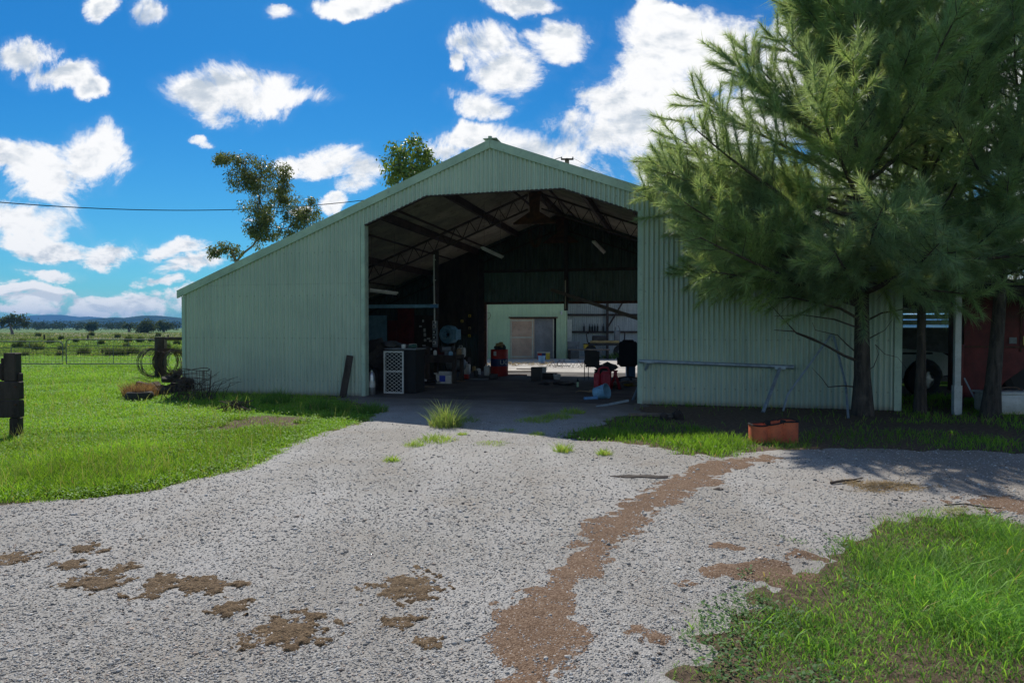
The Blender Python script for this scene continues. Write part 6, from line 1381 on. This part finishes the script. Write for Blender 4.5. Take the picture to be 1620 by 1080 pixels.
coil('coil of fence wire hanging left of the strainer post', 241, 573, 21 * s, 1.15, 1); coil('coil of fence wire just right of the strainer post', 263, 572, 20 * s, .95, 2); coil('coil of rusty fence wire in the middle of those right of the post', 272, 573, 20 * s, .9, 4); coil('coil of fence wire nearest the shed corner', 281, 571, 18 * s, .85, 3)
# tyre with dry weed, cage, rubble
p = G(221, 632); r_ = px(p, 20); t = thing('old_tyre', 'old tyre lying flat in the grass with dead weed growing in it', 'tyre', p, 0)
mb = MB().lathe([(r_ * .62, .03), (r_ * .9, 0), (r_, .05), (r_, .13), (r_ * .9, .17), (r_ * .62, .15), (r_ * .58, .11), (r_ * .8, .13), (r_ * .8, .04), (r_ * .62, .03)], seg=28); part('tread', mb, M_TYRE, t, True); mb = MB().lathe([(r_ * .60, .152), (r_ * .66, .175), (r_ * .72, .166)], seg=28); part('bead', mb, M_CONC, t, True)
p2 = G(216, 630); V, F, C = blades(*(lambda a, q: (q * np.cos(a), q * np.sin(a)))(RG.random(900) * 6.28, np.sqrt(RG.random(900)) * .36), np.full(900, .03), .16 + .24 * RG.random(900), np.full(900, .008), RG, .7, ((.16, .085, .05), (.30, .19, .11))); o = soup('dead_weed', V, F, M_DRYG, None, C); o.location = (p2.x, p2.y + .15, 0); tag(o, 'clump of dead reddish weed behind the old tyre', 'dead weed')
p = G(312, 631); Rc = px(p, 24); Hc = px(p, 46); mb = MB(); t = thing('wire_cage', 'rusty rolled wire mesh cage against the left corner of the shed', 'wire cage', (p.x, p.y - .15, 0), 0); rr = random.Random(6)
for k in range(7): z = Hc * k / 6; mb.tube([((Rc + rr.uniform(-.03, .03)) * math.cos(a), .45 * Rc * math.sin(a), z + .03 * math.sin(2 * a + k) + .02) for a in np.linspace(0, 6.283, 26)], .006 if k not in (6,) else .009, 4, False)
part('hoops', mb, M_RWIRE, t); mb = MB()
for k in range(22): a = k / 22 * 6.283; mb.tube([(Rc * math.cos(a), .45 * Rc * math.sin(a), 0), ((Rc + rr.uniform(-.05, .05)) * math.cos(a + rr.uniform(-.1, .1)), .45 * Rc * math.sin(a), Hc)], .005, 4, False)
part('uprights', mb, M_RWIRE, t)
mb = MB()
for i in range(34):
    a = rr.uniform(-1.2, 1.2); L = rr.uniform(.2, .8); x = rr.uniform(-.6, .7); mb.tube([(x, rr.uniform(-.2, .2), .02), (x + L * .4 * math.sin(a), rr.uniform(-.2, .2), L * .6), (x + L * math.sin(a), rr.uniform(-.2, .2), L * rr.uniform(.6, 1))], [.009, .006, .003], 4, False)
p = G(300, 634); o = solo('dead_brush', mb, M_TWIG, (p.x, p.y, 0), 'dead brushwood piled round the wire cage at the shed corner', 'brushwood'); o['kind'] = 'stuff'
p = G(283, 622); mb = MB(); rr = random.Random(3)
for i in range(26): mb.box((rr.gauss(0, .36), rr.gauss(.1, .2), .05 + abs(rr.gauss(0, .17))), (rr.uniform(.15, .6), rr.uniform(.08, .2), rr.uniform(.04, .12)), rz=rr.uniform(0, 3), rx=rr.uniform(-.5, .5), ry=rr.uniform(-.5, .5))
o = solo('timber_heap', mb, M_DTIMBER, (p.x, p.y, 0), 'dark heap of rotten timber at the left corner of the shed', 'timber heap'); o['kind'] = 'stuff'
p = G(375, 652); mb = MB()
for i in range(12): a = i * .7; mb.tube([(rr.uniform(-.3, .3), rr.uniform(-.1, .1), .02), (rr.uniform(-.3, .3), rr.uniform(-.1, .1), .22), (rr.uniform(-.5, .5), rr.uniform(-.1, .1), .05)], [.012, .01, .005], 5, False)
solo('dead_branch', mb, M_TWIG, (p.x, p.y, 0), 'dead branches lying in the grass in front of the left wall', 'dead branch')
# far fence
mb = MB(); Yf = G(70, 538).y
for i, x in enumerate((70, 139, 204, 266)):
    q = P(x, 538, Yf + (i % 2) * .01); hh = HT(529.5, Yf); mb = MB(); mb.tube([(0, 0, -.1), (.02, 0, hh)], .0009 * Yf + .02, 8)
    solo('fence_post', mb, M_DTIMBER, (q.x, Yf, 0), ['first fence post of the far paddock fence from the left', 'second fence post of the far paddock fence from the left', 'third fence post of the far paddock fence from the left', 'fence post of the far fence nearest the shed wall'][i], 'fence post', 'posts of the far paddock fence', smooth=True)
mb = MB(); hh = HT(531, Yf)
for k in range(4): z = hh * (1 - k * .25); mb.tube([(P(-400, 538, Yf).x, Yf, z), (P(300, 538, Yf).x, Yf, z)], .008, 4, False)
o = part('fence_wires', mb, M_WIRE); tag(o, 'thin wires of the far paddock fence', 'fence')
# power line and pole behind the ridge
Yp = 44.0; q = P(897, 262, Yp); t = thing('power_pole', 'top of a timber power pole with a crossarm behind the roof', 'power pole', (q.x, Yp, 0), 0); zt = HT(251, Yp)
mb = MB(); mb.tube([(0, 0, -.1), (0, 0, zt)], .14, 12); part('pole', mb, M_TIMBER, t, True); mb = MB(); mb.box((0, -.16, zt - .08), (.8, .09, .10)); part('crossarm', mb, M_DTIMBER, t)
for x in (-.36, .36): mb = MB().lathe([(0, 0), (.03, 0), (.05, .03), (.03, .06), (.045, .09), (0, .12)], (x, -.16, zt - .03), 10); part('insulator', mb, M_GREY, t, True)
mb = MB(); nn = 60; a = Vector((P(-420, 290, 24).x, 24, P(-420, 268, 24).z)); b_ = Vector((q.x - .36, Yp - .16, zt + .05)); pts = []
for i in range(nn + 1): f = i / nn; c = a.lerp(b_, f); c.z -= 4 * 2.3 * f * (1 - f); pts.append(c - a)
mb.tube(pts, .020, 5, False); solo('power_line', mb, M_BLACK, a, 'black overhead power line crossing the sky at the left', 'power line')
mb = MB(); mb.tube([(0, 0, 0), (3.5, 1.0, -1.6)], .008, 4); solo('service_wire', mb, M_BLACK, (q.x + .36, Yp - .16, zt), 'thin service wire running down right from the pole', 'wire')
q = P(885, 262, 19); mb = MB().lathe([(.05, 0), (.05, .22), (.09, .22), (.09, .27), (0, .3)], seg=12); uv_ = W(885, 257, 3.5); solo('roof_vent', mb, M_GREY, SW(uv_[0], 3.5, zr(uv_[0]) - .02), 'small dark vent cap poking above the right roof slope', 'vent', smooth=True)
# ================================================================ RIGHT: lean-to, car, harvester, trough
lp = G(1513, 655); lean = thing('lean_to', 'dark open lean-to with a white steel post on the right side of the shed', 'lean-to', (lp.x, lp.y, 0), RZ)
Lc = Matrix.Rotation(-RZ, 4, 'Z')
def loc(p_): return Lc @ (Vector(p_) - Vector((lp.x, lp.y, 0)))
c0 = loc(SW(LEN + .03, .1)); zl = zr(LEN) - .15; 
mb = MB(); hp = HT(470, lp.y); mb.box((0, 0, hp / 2 + .1), (.10, .10, hp + .2)); part('post', mb, M_WHITE, lean, label='white steel post'); mb = MB(); mb.box((0, -.01, .26), (.13, .13, .55)); part('post_sleeve', mb, M_WHITE, lean)
for (x, y) in ((0, 4.5), (4.6, .0), (4.6, 4.5), (0, 8.6), (4.6, 8.6), (c0.x + .2, 8.6)): mb = MB(); mb.box((x, y, 1.5), (.13, .13, 3.0)); part('post', mb, M_DTIMBER, lean)
zA = zl - .05
n = int(9.5 / .2); 
for k in range(11):
    y0 = c0.y + k * .8; V = []; F = []; m_ = int(.82 / (PIT / 2))
    for i in range(m_ + 1):
        y = y0 + .82 * i / m_; d = AMP * math.cos(2 * math.pi * y / PIT); V += [(c0.x, y, zA + d), (5.4, y, zA - .25 + d)]
    for i in range(m_): F.append((2 * i, 2 * i + 1, 2 * i + 3, 2 * i + 2))
    mk('roof_sheet', V, F, M_GALVROOF, lean, True, fix=False)
for y in (0, 2.3, 4.5, 6.6, 8.6): mb = MB(); mb.box(((c0.x + 5.3) / 2, y, zA - .26), (5.3 - c0.x, .08, .2)); part('rafter', mb, M_DTIMBER, lean)
mb = MB(); mb.box(((c0.x + 5.4) / 2, c0.y - .02, zA - .19), (5.4 - c0.x, .03, .16)); part('fascia', mb, M_DTIMBER, lean)
# slatted back wall
for k in range(8):
    z = 1.75 + k * .17; mb = MB(); mb.box(((c0.x + 5.3) / 2, 8.5, z), (5.3 - c0.x, .03, .135), rx=.12); part('slat', mb, M_GREYW, lean)
mb = MB(); mb.box(((c0.x + 5.3) / 2 + .3, 8.55, .8), (5.3 - c0.x - .6, .03, 1.6)); part('lower_wall', mb, M_DGREY, lean)
# four-wheel drive, side on, nose to the right
pc = G(1469, 628); t = thing('parked_four_wheel_drive', 'white four-wheel-drive parked in the dark lean-to, nose to the right', 'car', (pc.x, pc.y + .2, 0), .0)
M_CARW = pm('dusty_white_car_paint', (.55, .56, .53), (.46, .47, .44), 3, .4, dirt=(.24, .20, .15), dirt_amt=.5)
def side(pts, y0, y1): mb_ = MB(); mb_.prism([(x, y0, z) for x, z in pts], (0, y1 - y0, 0)); return mb_
arch = lambda cx, r, n=10: [(cx - r * math.cos(a), .42 + r * math.sin(a)) for a in np.linspace(0, math.pi, n)]
prof = [(-3.55, .45)] + [(-3.55, 1.08), (-1.0, 1.10), (-.62, 1.12), (.42, 1.02), (.60, .92), (.62, .5)] + [(.46, .48)] + arch(0, .46)[::-1] + [(-.6, .40)] + [(-2.05, .40)] + [(x, z) for x, z in arch(-2.6, .46)[::-1]] + [(-3.2, .42)]
part('body', side(prof, -.0, 1.65), M_CARW, t)
cab = [(-3.3, 1.09), (-3.2, 1.72), (-2.9, 1.80), (-1.35, 1.80), (-.72, 1.12)]; part('cabin', side(cab, .08, 1.57), M_CARW, t)
for w_ in ([(-2.2, 1.16), (-2.2, 1.68), (-1.42, 1.68), (-.98, 1.16)], [(-3.12, 1.16), (-3.05, 1.66), (-2.3, 1.68), (-2.3, 1.16)]): part('side_window', side(w_, .06, .075), M_GLASS, t)
for a_ in (.2, ): 
    mb = MB(); mb.add([(-1.30, .16, 1.745), (-1.30, 1.49, 1.745), (-.73, 1.49, 1.165), (-.73, .16, 1.165)], [(0, 1, 2, 3)]); mb.v = [(x + .02, y, z + .02) for x, y, z in mb.v]; part('windscreen', mb, M_GLASS, t)
for cx in (0, -2.6):
    for cy in (.06, 1.6):
        mb = MB().lathe([(.22, -.11), (.34, -.115), (.385, -.09), (.39, 0), (.385, .09), (.34, .115), (.22, .11)], (cx, cy, .39), 28, Mx); w_ = part('wheel', mb, M_TYRE, t, True)
        mb = MB().lathe([(0, .085), (.06, .10), (.08, .07), (.2, .06), (.23, .10), (.23, -.05)], (cx, cy, .39), 24, Mx)
        for i in range(6): a = i * 1.047; mb.bar((cx + .05 * math.cos(a), cy - .09, .39 + .05 * math.sin(a)), (cx + .21 * math.cos(a), cy - .085, .39 + .21 * math.sin(a)), .05, .02, Vector((0, 1, 0)))
        part('rim', mb, M_CHROME, w_, True)
mb = MB(); mb.tube([(.70, .1, .5), (.74, .1, .95), (.74, 1.55, .95), (.70, 1.55, .5)], .035, 8); mb.box((.72, .82, .56), (.12, 1.7, .22), bev=.03); part('bull_bar', mb, M_BLACK, t)
mb = MB(); mb.box((.60, .22, .82), (.05, .26, .16), bev=.02); part('headlight', mb, M_CHROME, t)
mb = MB(); mb.box((-.78, -.10, 1.24), (.10, .18, .17), bev=.03); part('mirror', mb, M_BLACK, t)
mb = MB(); mb.box((-1.6, -.006, 1.0), (3.6, .012, .04)); part('side_trim', mb, M_BLACK, t)
mb = MB(); mb.box((-1.5, -.02, .99), (.16, .02, .03)); part('door_handle', mb, M_CHROME, t)
# red harvester at right
YH = 13.6; pr_ = P(1530, 560, YH); t = thing('red_harvester', 'big dull red harvester parked at the right edge behind the leaning tree', 'harvester', (pr_.x, YH, 0), -.42)
def hx(x): return P(x, 540, YH).x - pr_.x
def hz2(y): return HT(y, YH)
body = [(hx(1526), hz2(470)), (hx(1526), hz2(628)), (hx(1566), hz2(628)), (hx(1580), hz2(602)), (hx(1622), hz2(566)), (hx(1760), hz2(548)), (hx(1760), hz2(470))]
part('side_panel', side(body, 0, 1.8), M_DRED, t)
mb = MB(); mb.box((hx(1640), -.012, hz2(548)), (2.9, .02, .035)); mb.box((hx(1600), -.012, hz2(520)), (.03, .02, .9)); part('panel_seam', mb, M_RUST, t)
for x, y, w_, mt in ((1609, 538, .17, pm('yellow_decal', (.55, .50, .12), (.48, .42, .1), 3, .6)), (1589.5, 538, .12, M_GREY), (1609, 521, .12, M_GREY)): mb = MB(); mb.box((hx(x), -.02, hz2(y)), (w_, .012, w_)); part('decal', mb, mt, t)
Rw = .78; mb = MB().lathe([(.40, -.22), (.66, -.24), (Rw, -.2), (Rw, .2), (.66, .24), (.40, .22)], (hx(1640), .35, Rw), 32, Mx)
for i in range(22): a = i * 2 * math.pi / 22; mb.box((hx(1640) + Rw * math.cos(a), .35, Rw + Rw * math.sin(a)), (.09, .40, .07), ry=-a)
w_ = part('wheel', mb, M_TYRE, t, False); mb = MB().lathe([(0, .1), (.12, .14), (.36, .1), (.41, .2), (.41, -.1)], (hx(1640), .35, Rw), 24, Mx); part('rim', mb, M_DRED, w_, True)
mb = MB(); mb.tube([(hx(1521), -.1, 0), (hx(1521), -.1, hz2(545))], .05, 8); part('drawbar_stand', mb, M_DRED, t, True)
mb = MB(); mb.bar((hx(1545), -.2, .02), (hx(1525), -.15, hz2(597)), .025, .025); part('prop_rod', mb, M_GALV, t)
# white trough
pt_ = G(1572, 656); t = thing('cattle_trough', 'white rounded plastic trough standing right of the leaning trunk', 'trough', (pt_.x, pt_.y, 0), 0); h_ = px(pt_, 36); w_ = 1.5
mb = MB(); mb.box((w_ / 2, .3, h_ / 2), (w_, .6, h_), bev=.07); part('trough_body', mb, M_WHITE, t, True, angle=60)
mb = MB(); mb.box((w_ / 2, .3, h_ - .03), (w_ + .03, .63, .045), bev=.015); part('rim', mb, M_WHITE, t)
mb = MB(); mb.box((w_ / 2 - .1, -.004, .03), (w_ - .5, .05, .04)); part('base_rail', mb, M_CREAM, t)
mb = MB(); mb.tube([(.28, .3, h_), (.4, .3, h_ + .06), (.62, .3, h_ + .06), (.75, .3, h_)], .02, 6); part('float_pipe', mb, M_RWIRE, t, True)

# ---------------------------------------------------------------- air
hm = bpy.data.materials.new('air_haze'); hm.use_nodes = True; nt = hm.node_tree; nt.nodes.clear()
out = nt.nodes.new('ShaderNodeOutputMaterial'); pv = nt.nodes.new('ShaderNodeVolumePrincipled'); pv.inputs['Color'].default_value = (.17, .46, .92, 1); pv.inputs['Density'].default_value = HAZE; pv.inputs['Anisotropy'].default_value = .0
lk(nt, pv.outputs[0], out.inputs['Volume'])
mb = MB(); mb.box((0, 2450, 49), (12400, 5700, 100)); hz_o = part('haze', mb, hm); hz_o['kind'] = 'stuff'; hz_o['label'] = 'thin blue air between the shed and the hills'; hz_o['category'] = 'haze'
